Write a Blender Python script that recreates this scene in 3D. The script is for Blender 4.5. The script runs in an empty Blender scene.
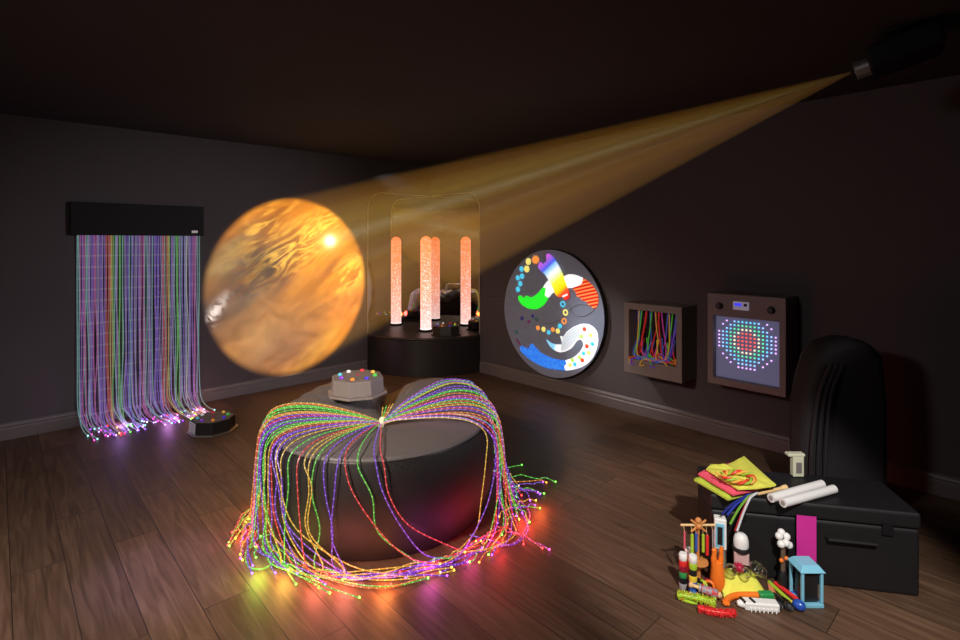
import bpy, bmesh, math, random
from mathutils import Vector, Matrix
random.seed(7)
PI = math.pi
C = bpy.context.scene.collection
sc = bpy.context.scene

# ------------------------------------------------------------------ frame of the place
CAM = Vector((5.196, -3.986, 1.456))
FPX, HX, HY = 521.5, 480.0, 242.0
RX = Vector((.6802, .7330, 0)); FW = Vector((-.7330, .6802, 0)); UP = Vector((0, 0, 1))
ROOM_X, ROOM_Y, H = 6.9, -5.7, 2.4

def ray(x, y): return RX * ((x - HX) / FPX) + FW + UP * ((HY - y) / FPX)
def fl(x, y, z=0.0):
    d = ray(x, y); t = (z - CAM.z) / d.z
    return CAM + d * t
def wl(x, y, d=0.0):
    r = ray(x, y); return CAM + r * ((d - CAM.x) / r.x)
def wr(x, y, d=0.0):
    r = ray(x, y); return CAM + r * ((-d - CAM.y) / r.y)
def dp(x, y, depth): return CAM + ray(x, y) * depth
def cs(xc, zc, z=0.0): return Vector((CAM.x, CAM.y, 0)) + RX * xc + FW * zc + UP * z

# ------------------------------------------------------------------ materials
def new_mat(name):
    m = bpy.data.materials.new(name); m.use_nodes = True
    return m, m.node_tree, m.node_tree.nodes['Principled BSDF']
def mat(name, col, rough=.6, metal=0., emit=None, es=0., noise=0., nscale=40., bump=0., coat=0., trans=0., ior=1.45, sheen=0.):
    m, nt, b = new_mat(name)
    b.inputs['Base Color'].default_value = (*col, 1)
    b.inputs['Roughness'].default_value = rough
    b.inputs['Metallic'].default_value = metal
    b.inputs['Coat Weight'].default_value = coat
    b.inputs['Transmission Weight'].default_value = trans
    b.inputs['IOR'].default_value = ior
    b.inputs['Sheen Weight'].default_value = sheen
    if emit:
        b.inputs['Emission Color'].default_value = (*emit, 1)
        b.inputs['Emission Strength'].default_value = es
    if noise or bump:
        tc = nt.nodes.new('ShaderNodeTexCoord')
        nz = nt.nodes.new('ShaderNodeTexNoise'); nz.inputs['Scale'].default_value = nscale
        nz.inputs['Detail'].default_value = 4
        nt.links.new(tc.outputs['Object'], nz.inputs['Vector'])
        if noise:
            mx = nt.nodes.new('ShaderNodeMix'); mx.data_type = 'RGBA'
            mx.inputs['A'].default_value = (*[c * (1 - noise) for c in col], 1)
            mx.inputs['B'].default_value = (*[min(1, c * (1 + noise)) for c in col], 1)
            nt.links.new(nz.outputs['Fac'], mx.inputs['Factor'])
            nt.links.new(mx.outputs['Result'], b.inputs['Base Color'])
        if bump:
            bp = nt.nodes.new('ShaderNodeBump'); bp.inputs['Strength'].default_value = bump
            bp.inputs['Distance'].default_value = .01
            nt.links.new(nz.outputs['Fac'], bp.inputs['Height'])
            nt.links.new(bp.outputs['Normal'], b.inputs['Normal'])
    return m
def N(nt, typ, **kw):
    n = nt.nodes.new(typ)
    for k, v in kw.items(): setattr(n, k, v)
    return n
def math_n(nt, op, a, b=None, clamp=False):
    n = nt.nodes.new('ShaderNodeMath'); n.operation = op; n.use_clamp = clamp
    for i, v in enumerate((a, b)):
        if v is None: continue
        if isinstance(v, (int, float)): n.inputs[i].default_value = v
        else: nt.links.new(v, n.inputs[i])
    return n.outputs[0]
def ramp(nt, fac, stops, interp='LINEAR'):
    r = nt.nodes.new('ShaderNodeValToRGB'); r.color_ramp.interpolation = interp
    el = r.color_ramp.elements
    while len(el) < len(stops): el.new(.5)
    for e, (p, c) in zip(el, stops):
        e.position = p; e.color = (*c, 1)
    nt.links.new(fac, r.inputs[0]); return r.outputs['Color']
def mixc(nt, fac, a, b, mode='MIX'):
    n = nt.nodes.new('ShaderNodeMix'); n.data_type = 'RGBA'; n.blend_type = mode
    for k, v in (('Factor', fac), ('A', a), ('B', b)):
        s = [i for i in n.inputs if i.name == k and (i.type == ('VALUE' if k == 'Factor' else 'RGBA'))][0]
        if isinstance(v, (int, float)): s.default_value = v
        elif isinstance(v, tuple): s.default_value = (*v, 1)
        else: nt.links.new(v, s)
    return [o for o in n.outputs if o.type == 'RGBA'][0]

M = {}
M['wall'] = mat('wall_paint', (.066, .056, .061), .85, noise=.08, nscale=3, bump=.05)
M['ceil'] = mat('ceiling_paint', (.030, .033, .042), .9, noise=.08, nscale=2)
M['base'] = mat('baseboard_paint', (.120, .102, .104), .45)
def floor_mat():
    m, nt, b = new_mat('plank_floor'); L = nt.links
    tc = N(nt, 'ShaderNodeTexCoord')
    mp = N(nt, 'ShaderNodeMapping'); mp.inputs['Location'].default_value = (.35, .055, 0)
    L.new(tc.outputs['Object'], mp.inputs['Vector'])
    br = N(nt, 'ShaderNodeTexBrick'); br.offset = .37; br.offset_frequency = 2; br.squash = 1
    br.inputs['Scale'].default_value = 1; br.inputs['Brick Width'].default_value = 1.25
    br.inputs['Row Height'].default_value = .185; br.inputs['Mortar Size'].default_value = .0017
    br.inputs['Mortar Smooth'].default_value = .15
    br.inputs['Color1'].default_value = (0, 0, 0, 1); br.inputs['Color2'].default_value = (1, 1, 1, 1)
    br.inputs['Mortar'].default_value = (.5, .5, .5, 1)
    L.new(mp.outputs[0], br.inputs['Vector'])
    mp2 = N(nt, 'ShaderNodeMapping'); mp2.inputs['Scale'].default_value = (1.2, 16, 1)
    L.new(tc.outputs['Object'], mp2.inputs['Vector'])
    # every plank shifts the grain
    ad = N(nt, 'ShaderNodeVectorMath', operation='ADD'); L.new(mp2.outputs[0], ad.inputs[0])
    sc_ = N(nt, 'ShaderNodeVectorMath', operation='SCALE'); sc_.inputs['Scale'].default_value = 9
    L.new(br.outputs['Color'], sc_.inputs[0]); L.new(sc_.outputs[0], ad.inputs[1])
    n1 = N(nt, 'ShaderNodeTexNoise'); n1.inputs['Scale'].default_value = 2.2; n1.inputs['Detail'].default_value = 6
    n1.inputs['Distortion'].default_value = 1.2
    L.new(ad.outputs[0], n1.inputs['Vector'])
    col = ramp(nt, n1.outputs['Fac'], [(.28, (.070, .038, .023)), (.5, (.115, .063, .038)), (.72, (.160, .092, .058))])
    tone = ramp(nt, br.outputs['Color'], [(0, (.74, .74, .74)), (1, (1.16, 1.14, 1.1))])
    col = mixc(nt, 1.0, col, tone, 'MULTIPLY')
    col = mixc(nt, br.outputs['Fac'], col, (.020, .012, .009))
    L.new(col, b.inputs['Base Color'])
    rr = math_n(nt, 'MULTIPLY_ADD', n1.outputs['Fac'], .25); rr.node.inputs[2].default_value = .36
    L.new(rr, b.inputs['Roughness'])
    b.inputs['Specular IOR Level'].default_value = .35
    bp = N(nt, 'ShaderNodeBump'); bp.inputs['Strength'].default_value = .35; bp.inputs['Distance'].default_value = .003
    hgt = math_n(nt, 'SUBTRACT', math_n(nt, 'MULTIPLY', n1.outputs['Fac'], .4), br.outputs['Fac'])
    L.new(hgt, bp.inputs['Height']); L.new(bp.outputs[0], b.inputs['Normal'])
    return m
M['floor'] = floor_mat()
M['black'] = mat('black_plastic', (.009, .008, .009), .6)
M['black'].node_tree.nodes['Principled BSDF'].inputs['Specular IOR Level'].default_value = .15
M['black_vinyl'] = mat('black_vinyl', (.016, .014, .015), .38, bump=.08, nscale=120)
M['podium_top'] = mat('black_vinyl_pad', (.030, .025, .026), .45, bump=.08, nscale=120)
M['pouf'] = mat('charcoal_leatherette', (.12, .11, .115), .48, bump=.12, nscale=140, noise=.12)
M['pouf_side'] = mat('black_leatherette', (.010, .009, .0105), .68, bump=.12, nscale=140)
M['piping'] = mat('piping_black', (.012, .011, .012), .4)
M['mirror'] = mat('mirror_silver', (.78, .76, .74), .015, 1.0)
M['mirror_edge'] = mat('acrylic_edge', (.55, .50, .45), .25)
M['white'] = mat('white_plastic', (.80, .78, .76), .4)
M['cream'] = mat('cream_plastic', (.62, .62, .46), .45)
M['wood'] = mat('orange_beech', (.62, .25, .07), .45, noise=.25, nscale=25)
M['palewood'] = mat('pale_beech', (.78, .52, .25), .5, noise=.15, nscale=30)
M['chrome'] = mat('brushed_steel', (.55, .53, .52), .35, .9)
M['silver'] = mat('silver_paint', (.29, .255, .25), .42, .25)
M['silver_top'] = mat('grey_speckle', (.20, .175, .17), .55, .1, noise=.35, nscale=160)
M['darkbody'] = mat('dark_grey_plastic', (.022, .020, .022), .4)
M['cab'] = mat('taupe_laminate', (.19, .160, .155), .5, noise=.06, nscale=30)
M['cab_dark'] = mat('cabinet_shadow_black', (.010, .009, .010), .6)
M['slate'] = mat('slate_felt', (.24, .29, .43), .8, noise=.08, nscale=60)
M['slate_edge'] = mat('black_rubber', (.012, .012, .014), .5)
def glow(name, col, es=.6, rough=.6): return mat(name, tuple(c * .8 for c in col), rough, emit=col, es=es)

# ------------------------------------------------------------------ mesh building
class MB:
    def __init__(s): s.v = []; s.f = []; s.mi = []; s.t = {}
    def add(s, vs, fs, mi=0, t=None):
        o = len(s.v); s.v += [Vector(v) for v in vs]
        s.f += [[i + o for i in f] for f in fs]; s.mi += [mi] * len(fs)
        if t is not None:
            for i, a in enumerate(t): s.t[o + i] = a
        return s
    def box(s, c, size, mat3=None, mi=0):
        c = Vector(c); hx, hy, hz = size[0] / 2, size[1] / 2, size[2] / 2
        vs = [Vector((x, y, z)) for x in (-hx, hx) for y in (-hy, hy) for z in (-hz, hz)]
        if mat3: vs = [mat3 @ v for v in vs]
        return s.add([v + c for v in vs], [(0, 1, 3, 2), (4, 6, 7, 5), (0, 4, 5, 1), (2, 3, 7, 6), (0, 2, 6, 4), (1, 5, 7, 3)], mi)
    def tube(s, pts, r, n=8, mi=0, cap=True, length=None):
        pts = [Vector(p) for p in pts]; k = len(pts)
        rs = r if isinstance(r, (list, tuple)) else [r] * k
        tang = [(pts[min(i + 1, k - 1)] - pts[max(i - 1, 0)]).normalized() for i in range(k)]
        a = Vector((0, 0, 1)) if abs(tang[0].z) < .9 else Vector((1, 0, 0))
        nrm = tang[0].cross(a).normalized(); vs = []; ts = []; acc = 0
        for i in range(k):
            if i: acc += (pts[i] - pts[i - 1]).length
            nrm = (nrm - tang[i] * nrm.dot(tang[i]))
            nrm = nrm.normalized() if nrm.length > 1e-6 else tang[i].orthogonal().normalized()
            bn = tang[i].cross(nrm)
            for j in range(n):
                an = 2 * PI * j / n
                vs.append(pts[i] + (nrm * math.cos(an) + bn * math.sin(an)) * rs[i]); ts.append(acc)
        fs = [(i * n + j, i * n + (j + 1) % n, (i + 1) * n + (j + 1) % n, (i + 1) * n + j) for i in range(k - 1) for j in range(n)]
        if cap: fs += [tuple(reversed(range(n))), tuple(range((k - 1) * n, k * n))]
        return s.add(vs, fs, mi, ts)
    def lathe(s, prof, c=(0, 0, 0), n=24, mat3=None, mi=0, mis=None, cap=True):
        c = Vector(c); vs = []; k = len(prof)
        for r, z in prof:
            for j in range(n):
                a = 2 * PI * j / n; v = Vector((r * math.cos(a), r * math.sin(a), z))
                vs.append((mat3 @ v if mat3 else v) + c)
        for i in range(k - 1):
            pass
        o = len(s.v); s.v += vs
        for i in range(k - 1):
            for j in range(n):
                s.f.append([o + i * n + j, o + i * n + (j + 1) % n, o + (i + 1) * n + (j + 1) % n, o + (i + 1) * n + j])
                s.mi.append(mis[i] if mis else mi)
        if cap and prof[0][0] > 1e-4: s.f.append([o + j for j in reversed(range(n))]); s.mi.append(mis[0] if mis else mi)
        if cap and prof[-1][0] > 1e-4: s.f.append([o + (k - 1) * n + j for j in range(n)]); s.mi.append(mis[-1] if mis else mi)
        return s
    def ball(s, c, r, n=14, mi=0, sq=(1, 1, 1)):
        prof = [(max(1e-5, r * math.sin(PI * i / n)), -r * math.cos(PI * i / n)) for i in range(n + 1)]
        return s.lathe(prof, c, n, Matrix.Diagonal(Vector(sq)), mi)
    def prism(s, poly, d, mi=0):
        """poly: 3-D points of a planar outline; d: vector of thickness"""
        poly = [Vector(p) for p in poly]; d = Vector(d); n = len(poly)
        return s.add(poly + [p + d for p in poly], [tuple(reversed(range(n))), tuple(range(n, 2 * n))] +
                     [(i, (i + 1) % n, n + (i + 1) % n, n + i) for i in range(n)], mi)
    def build(s, name, m, parent=None, org=(0, 0, 0), smooth=True, bevel=0, subsurf=0, local=False):
        org = Vector(org)
        me = bpy.data.meshes.new(name)
        me.from_pydata([(v - org) for v in s.v] if not local else [tuple(v) for v in s.v], [], s.f)
        for x in (m if isinstance(m, (list, tuple)) else [m]): me.materials.append(x)
        me.polygons.foreach_set('material_index', s.mi)
        if s.t:
            at = me.attributes.new('run', 'FLOAT', 'POINT')
            at.data.foreach_set('value', [s.t.get(i, 0.) for i in range(len(s.v))])
        bm = bmesh.new(); bm.from_mesh(me)
        bmesh.ops.recalc_face_normals(bm, faces=bm.faces[:]); bm.to_mesh(me); bm.free()
        if smooth:
            me.polygons.foreach_set('use_smooth', [True] * len(me.polygons))
            me.set_sharp_from_angle(angle=math.radians(38))
        o = bpy.data.objects.new(name, me); C.objects.link(o)
        if parent: o.parent = parent
        else: o.location = org
        if bevel:
            b = o.modifiers.new('bevel', 'BEVEL'); b.width = bevel; b.segments = 3; b.limit_method = 'ANGLE'
            b.angle_limit = math.radians(40)
        if subsurf:
            b = o.modifiers.new('sub', 'SUBSURF'); b.levels = b.render_levels = subsurf
        return o
def tag(o, label, cat, group=None, kind=None):
    o['label'] = label; o['category'] = cat
    if group: o['group'] = group
    if kind: o['kind'] = kind
    return o
def thing(name, label, cat, loc, rz=0, group=None):
    o = bpy.data.objects.new(name, None); C.objects.link(o); o.location = loc; o.rotation_euler = (0, 0, rz)
    o.empty_display_size = .05
    return tag(o, label, cat, group)
def struct(o, label=None):
    o['kind'] = 'structure'
    if label: o['label'] = label
    return o
def spline(cp, n=8):
    cp = [Vector(p) for p in cp]; P = [cp[0] * 2 - cp[1]] + cp + [cp[-1] * 2 - cp[-2]]; out = []
    for i in range(1, len(P) - 2):
        for k in range(n):
            t = k / n; a, b, c, d = P[i - 1], P[i], P[i + 1], P[i + 2]
            out.append(.5 * ((2 * b) + (c - a) * t + (2 * a - 5 * b + 4 * c - d) * t * t + (3 * b - a - 3 * c + d) * t ** 3))
    out.append(cp[-1]); return out
def basis(x, y, z): return Matrix((x, y, z)).transposed()
CB = basis(RX, FW, UP)      # axes: right, away from the viewer, up

# ------------------------------------------------------------------ room shell
T = .15
def slab(name, lo, hi, m):
    mb = MB(); lo = Vector(lo); hi = Vector(hi)
    mb.box((lo + hi) / 2, hi - lo)
    return struct(mb.build(name, m, None, (0, 0, 0), smooth=False))
slab('floor', (-T, ROOM_Y - T, -T), (ROOM_X + T, T, 0), M['floor'])
slab('ceiling', (-T, ROOM_Y - T, H), (ROOM_X + T, T, H + T), M['ceil'])
slab('wall_left', (-T, ROOM_Y, 0), (0, 0, H), M['wall'])
slab('wall_right', (-T, 0, 0), (ROOM_X + T, T, H), M['wall'])
slab('wall_back', (ROOM_X, ROOM_Y, 0), (ROOM_X + T, 0, H), M['wall'])
slab('wall_near', (-T, ROOM_Y - T, 0), (ROOM_X + T, ROOM_Y, H), M['wall'])
prof = [(0, 0), (.020, 0), (.020, .078), (.015, .086), (.015, .094), (.020, .100), (.016, .112), (.008, .122), (0, .125)]
R_MIR = .915
def baseboard(name, f, a, b):
    mb = MB(); n = len(prof)
    vs = [f(a, d, z) for d, z in prof] + [f(b, d, z) for d, z in prof]
    mb.add(vs, [tuple(range(n)), tuple(range(n, 2 * n))] + [(i, (i + 1) % n, n + (i + 1) % n, n + i) for i in range(n)])
    return struct(mb.build(name, M['base'], None, (0, 0, 0), smooth=False))
baseboard('baseboard_left', lambda s, d, z: Vector((d, s, z)), ROOM_Y, -R_MIR)
baseboard('baseboard_right', lambda s, d, z: Vector((s, -d, z)), R_MIR, ROOM_X)

# ------------------------------------------------------------------ corner podium, mirrors, bubble tube
PH = .42
pod = thing('corner_podium', 'black quarter-round padded podium filling the room corner under the bubble tube', 'podium', (0, 0, 0))
def quarter(r, z0, z1, n=40):
    mb = MB(); pts = [Vector((0.004, -.004, 0))] + [Vector((max(.004, r * math.cos(a)), -max(.004, r * math.sin(a)), 0)) for a in [PI / 2 * i / n for i in range(n + 1)]]
    mb.prism([p + Vector((0, 0, z0)) for p in pts], (0, 0, z1 - z0)); return mb
quarter(.905, 0.001, PH - .03).build('body', M['black_vinyl'], pod, bevel=.004)
quarter(.915, PH - .03, PH).build('top_pad', M['podium_top'], pod, bevel=.012)
def mirror_panel(f):
    w, z0, z1, r = .905, PH + .001, 2.025, .20
    ol = [(0.012, z0), (w, z0), (w, z1 - r)] + [(w - r + r * math.cos(a), z1 - r + r * math.sin(a)) for a in [PI / 2 * i / 12 for i in range(1, 13)]] + [(.012, z1)]
    a = MB(); a.prism([f(s, .011, z) for s, z in ol], f(0, .001, 0) - f(0, 0, 0))
    b = MB(); b.prism([f(s, .003, z) for s, z in ol], f(0, .008, 0) - f(0, 0, 0))
    # bright polished rim, proud of the glass
    rim = MB(); loop = [f(s, .0125, z) for s, z in ol[1:]]
    rim.tube(loop, .003, 6)
    return a, b, rim
for nm, f, lab in (('left', lambda s, d, z: Vector((d, -s, z)), 'tall corner mirror with rounded top on the planet wall, left of the bubble tube'),
                   ('right', lambda s, d, z: Vector((s, -d, z)), 'tall corner mirror with rounded top on the panel wall, right of the bubble tube')):
    t = thing('corner_mirror', lab, 'mirror', f(.45, .002, PH), 0, 'mirrors behind the bubble tube')
    a, b, rim = mirror_panel(f); o = t.location
    b.build('backing_board', M['mirror_edge'], t, o, smooth=False)
    a.build('glass', M['mirror'], t, o, smooth=False)
    rim.build('polished_edge', M['mirror_edge'], t, o)

def tube_mat():
    m, nt, b = new_mat('bubbling_lit_water'); L = nt.links
    tc = N(nt, 'ShaderNodeTexCoord'); sx = N(nt, 'ShaderNodeSeparateXYZ'); L.new(tc.outputs['Object'], sx.inputs[0])
    g = math_n(nt, 'DIVIDE', sx.outputs['Z'], 1.1, True)
    base = ramp(nt, g, [(0, (1, .62, .60)), (.25, (1, .40, .30)), (.6, (1, .27, .13)), (1, (.95, .19, .045))])
    v = N(nt, 'ShaderNodeTexVoronoi'); v.inputs['Scale'].default_value = 48; v.feature = 'F1'
    L.new(tc.outputs['Object'], v.inputs['Vector'])
    n = N(nt, 'ShaderNodeTexNoise'); n.inputs['Scale'].default_value = 90; n.inputs['Detail'].default_value = 2
    L.new(tc.outputs['Object'], n.inputs['Vector'])
    bub = ramp(nt, v.outputs['Distance'], [(.22, (1, 1, 1)), (.40, (0, 0, 0))])
    f = math_n(nt, 'MULTIPLY', bub, math_n(nt, 'MULTIPLY_ADD', n.outputs['Fac'], 2.2)); f.node.inputs[1].default_value = 1
    amt = math_n(nt, 'SUBTRACT', 1.12, g, True)
    fac = math_n(nt, 'MULTIPLY', math_n(nt, 'MULTIPLY', bub, n.outputs['Fac']), math_n(nt, 'MULTIPLY', amt, 3.2), True)
    col = mixc(nt, fac, base, (1, .93, .90))
    L.new(col, b.inputs['Emission Color']); b.inputs['Emission Strength'].default_value = 1.38
    b.inputs['Base Color'].default_value = (.25, .18, .16, 1); b.inputs['Roughness'].default_value = .2
    return m
tb = Vector((.32, -.32, PH))
t = thing('bubble_tube', 'glowing coral bubble tube with domed top standing on the corner podium', 'bubble tube', tb)
MB().lathe([(.072, 0.001), (.078, .006), (.078, .016), (.067, .022)], (0, 0, 0), 32).build('base_ring', M['black'], t, local=True)
r = .063
MB().lathe([(r, .022), (r + .003, .024), (r + .003, .034), (r, .036)], (0, 0, 0), 32).build('light_collar', glow('warm_white_light', (1, .80, .78), 1.3), t, local=True)
pr = [(r, .036 + (1.04 - .036) * i / 20) for i in range(21)] + [(max(1e-5, r * math.cos(a)), 1.04 + r * math.sin(a)) for a in [PI / 2 * i / 8 for i in range(1, 9)]]
MB().lathe(pr, (0, 0, 0), 32).build('water_column', tube_mat(), t, local=True)

# ------------------------------------------------------------------ button controllers
BTN = {'white': (.9, .9, .9), 'red': (.75, .03, .05), 'yellow': (.95, .55, .06), 'green': (.08, .60, .08), 'blue': (.07, .05, .85),
       'orange': (.95, .30, .03), 'purple': (.25, .04, .75), 'cyan': (.12, .62, .80), 'maroon': (.30, .03, .05)}
BM = {k: mat('button_' + k, v, .25, emit=v, es=.25, coat=.5) for k, v in BTN.items()}
def controller(body, top, flange):
    t = thing('button_controller', '', 'controller', (0, 0, 0), 0, 'octagonal button controllers')
    o8 = PI / 8
    def ring(r, z): return [Vector((r * math.cos(2 * PI * i / 8 + o8), r * math.sin(2 * PI * i / 8 + o8), z)) for i in range(8)]
    a = MB(); a.prism(ring(.180, .001), (0, 0, .012)); a.build('base_flange', flange, t, local=True, bevel=.003, smooth=False)
    vs = ring(.160, .013) + ring(.154, .100)
    b = MB(); b.add(vs, [tuple(reversed(range(8))), tuple(range(8, 16))] + [(i, (i + 1) % 8, 8 + (i + 1) % 8, 8 + i) for i in range(8)])
    b.build('housing', body, t, local=True, bevel=.004, smooth=False)
    c = MB(); c.prism(ring(.146, .100), (0, 0, .004)); c.build('top_plate', top, t, local=True, bevel=.0015, smooth=False)
    cols = ['yellow', 'red', 'white', 'cyan', 'purple', 'orange', 'blue', 'green']
    for i, k in enumerate(cols):
        an = math.radians(24 + 45 * i)
        d = MB(); d.lathe([(.013, .104), (.013, .108), (.011, .114), (.006, .117), (1e-5, .118)], (.105 * math.cos(an), .105 * math.sin(an), 0), 16)
        o = d.build('button', BM[k], t, local=True); o['label'] = k + ' dome button'
    d = MB(); d.lathe([(.010, .104), (.010, .108), (.008, .113), (1e-5, .116)], (0, 0, 0), 16)
    o = d.build('button', BM['maroon'], t, local=True); o['label'] = 'maroon centre button'
    return t
def place_tree(t, loc, rz, label, surf=None):
    t.location = loc; t.rotation_euler = (0, 0, rz); t['label'] = label; return t
cam_rz = math.atan2(RX.y, RX.x)
c1 = place_tree(controller(M['silver'], M['silver_top'], M['silver']), (0, 0, 0), 0, 'silver octagonal controller with coloured buttons resting on the pouf')
c2 = place_tree(controller(M['darkbody'], M['silver_top'], M['chrome']), fl(213, 430), cam_rz + .15, 'octagonal button controller on the floor by the fibre curtain')
wv_ = (CAM - c2.location); wv_.z = 0; wv_ = wv_.normalized() * .62 - RX * .78
c2.rotation_euler = (0, 0, math.atan2(wv_.y, wv_.x) - PI)
p = Vector((.640, -.275, PH))
c3 = place_tree(controller(M['darkbody'], M['darkbody'], M['darkbody']), p, cam_rz, 'black octagonal button controller on the podium beside the bubble tube')  # dark body material paints this one as a silhouette
# one face of the floor box painted pale for light from its left
plate = MB(); o8 = PI / 8
k = 3
q = [Vector((rr * math.cos(2 * PI * (k + e) / 8 + o8), rr * math.sin(2 * PI * (k + e) / 8 + o8), z)) for rr, z, e in ((.163, .018, 0), (.163, .018, 1), (.1575, .097, 1), (.1575, .097, 0))]
nrm = (q[1] - q[0]).cross(q[2] - q[0]).normalized()
if nrm.dot(q[0]) < 0: nrm = -nrm
plate.prism([v + nrm * .0005 for v in q], nrm * .002)
o = plate.build('steel_face', M['white'], c2, local=True, smooth=False); o['label'] = 'bright white face plate'

# ------------------------------------------------------------------ pouf
PC = cs(-.555, 2.945)
PR = .62
def lobe(th):
    """th in degrees: 0 = viewer's right, 90 = far side"""
    def g(c, w):
        d = (th - c + 180) % 360 - 180; return math.exp(-(d / w) ** 2)
    return .105 * g(52, 36) + .095 * g(132, 30) + .03 * g(178, 25) - .07 * g(97, 13)
def ztop(th, rr):
    """height of the cushion top at polar position (rr = fraction of radius)"""
    zc = .440; zr = .478 + lobe(th)
    s = max(0, min(1, rr / .62)); s = s * s * (3 - 2 * s)
    wr_ = .0035 * math.sin(math.radians(th) * 34 + rr * 5) * s if 0 < th % 360 < 180 else 0
    dome = -.03 * max(0, rr - .75) / .25 * (1 if 0 < th % 360 < 180 else .25)
    return zc + (zr - zc) * s + wr_ + dome
def pouf():
    t = thing('floor_pouf', 'large round charcoal leatherette pouf draped with glowing fibre strands', 'pouf', PC)
    nth = 144
    def pol(th, r_, z): a = math.radians(th); return RX * (r_ * math.cos(a)) + FW * (r_ * math.sin(a)) + UP * z
    top = MB(); rows = [0.0001] + [i / 16 * .92 for i in range(1, 17)]
    vs = []; fs = []
    for rr in rows:
        for j in range(nth):
            th = 360 * j / nth; vs.append(pol(th, rr * PR, ztop(th, rr)))
    # rolled edge down to the seam
    for k in range(1, 7):
        for j in range(nth):
            th = 360 * j / nth; a = PI / 2 * k / 6
            back = max(0, math.sin(math.radians(th))); er = .018 + .05 * back
            vs.append(pol(th, .92 * PR + min(er, .03) * math.sin(a) * .9, ztop(th, .92) - er * (1 - math.cos(a))))
    nr = len(rows) + 6
    for i in range(nr - 1):
        for j in range(nth): fs.append((i * nth + j, i * nth + (j + 1) % nth, (i + 1) * nth + (j + 1) % nth, (i + 1) * nth + j))
    top.add(vs, fs)
    seam = vs[-nth:]
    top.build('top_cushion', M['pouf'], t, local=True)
    side = MB(); vs = []; ns = 16
    for i in range(ns + 1):
        for j in range(nth):
            th = 360 * j / nth; s = i / ns; z = seam[j].z * (1 - s) + .004 * s
            r0 = .92 * PR + .027
            rad = r0 * (1 - s) + .925 * PR * s + .048 * math.sin(PI * min(1, s * 1.02)) ** .8 if s < .98 else .925 * PR
            vs.append(pol(th, rad, z))
    fs = [(i * nth + j, i * nth + (j + 1) % nth, (i + 1) * nth + (j + 1) % nth, (i + 1) * nth + j) for i in range(ns) for j in range(nth)]
    fs.append(tuple(ns * nth + j for j in range(nth)))
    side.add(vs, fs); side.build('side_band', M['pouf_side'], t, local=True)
    pp = MB(); pp.tube([v * 1.0 + UP * -.002 for v in seam] + [seam[0] + UP * -.002], .006, 6, cap=False)
    pp.build('piping', M['piping'], t, local=True)
    return t
pouf()
# silver controller rests on the far-left lobe
cp = cs(-.728, 3.10)
d = cp - PC; th = math.degrees(math.atan2(d.dot(FW), d.dot(RX))); rr = d.length / PR
zs = max(ztop(th + a, min(.95, rr + b)) for a in (-25, 0, 25) for b in (-.28, 0, .25))
c1.location = (cp.x, cp.y, zs - .012); c1.rotation_euler = (0, 0, cam_rz + .33)

# ------------------------------------------------------------------ fibre optics
FC = {'yellow': (.92, .58, .04), 'green': (.12, .80, .06), 'red': (.95, .04, .04), 'purple': (.26, .06, .90), 'magenta': (.80, .06, .55),
      'orange': (.98, .30, .03), 'cyan': (.25, .72, .72), 'blue': (.12, .20, .85), 'lavender': (.52, .36, .92), 'white': (.8, .8, .85)}
def fibre_mat(name, col, base, peak, spacing):
    m, nt, b = new_mat(name); L = nt.links
    at = N(nt, 'ShaderNodeAttribute', attribute_name='run')
    f = math_n(nt, 'FRACT', math_n(nt, 'DIVIDE', at.outputs['Fac'], spacing))
    pulse = math_n(nt, 'GREATER_THAN', f, .86)
    st = math_n(nt, 'MULTIPLY_ADD', pulse, peak); st.node.inputs[2].default_value = base
    L.new(mixc(nt, math_n(nt, 'MULTIPLY', pulse, .25), col, (1, 1, 1)), b.inputs['Emission Color'])
    L.new(st, b.inputs['Emission Strength'])
    b.inputs['Base Color'].default_value = (*[.03 + .16 * c for c in col], 1); b.inputs['Roughness'].default_value = .3
    return m
SM = {k: fibre_mat('side_glow_' + k, v, .40, .70, .034) for k, v in FC.items()}
TM = {k: mat('fibre_tip_' + k, v, .4, emit=v, es=7) for k, v in FC.items()}
node = PC + RX * .015 + FW * -.09
spray = thing('fibre_optic_harness', 'bundle of glowing multicoloured fibre optic strands spilling over the pouf', 'fibre optic lights', node + UP * .455)
SO = spray.location.copy()
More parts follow.
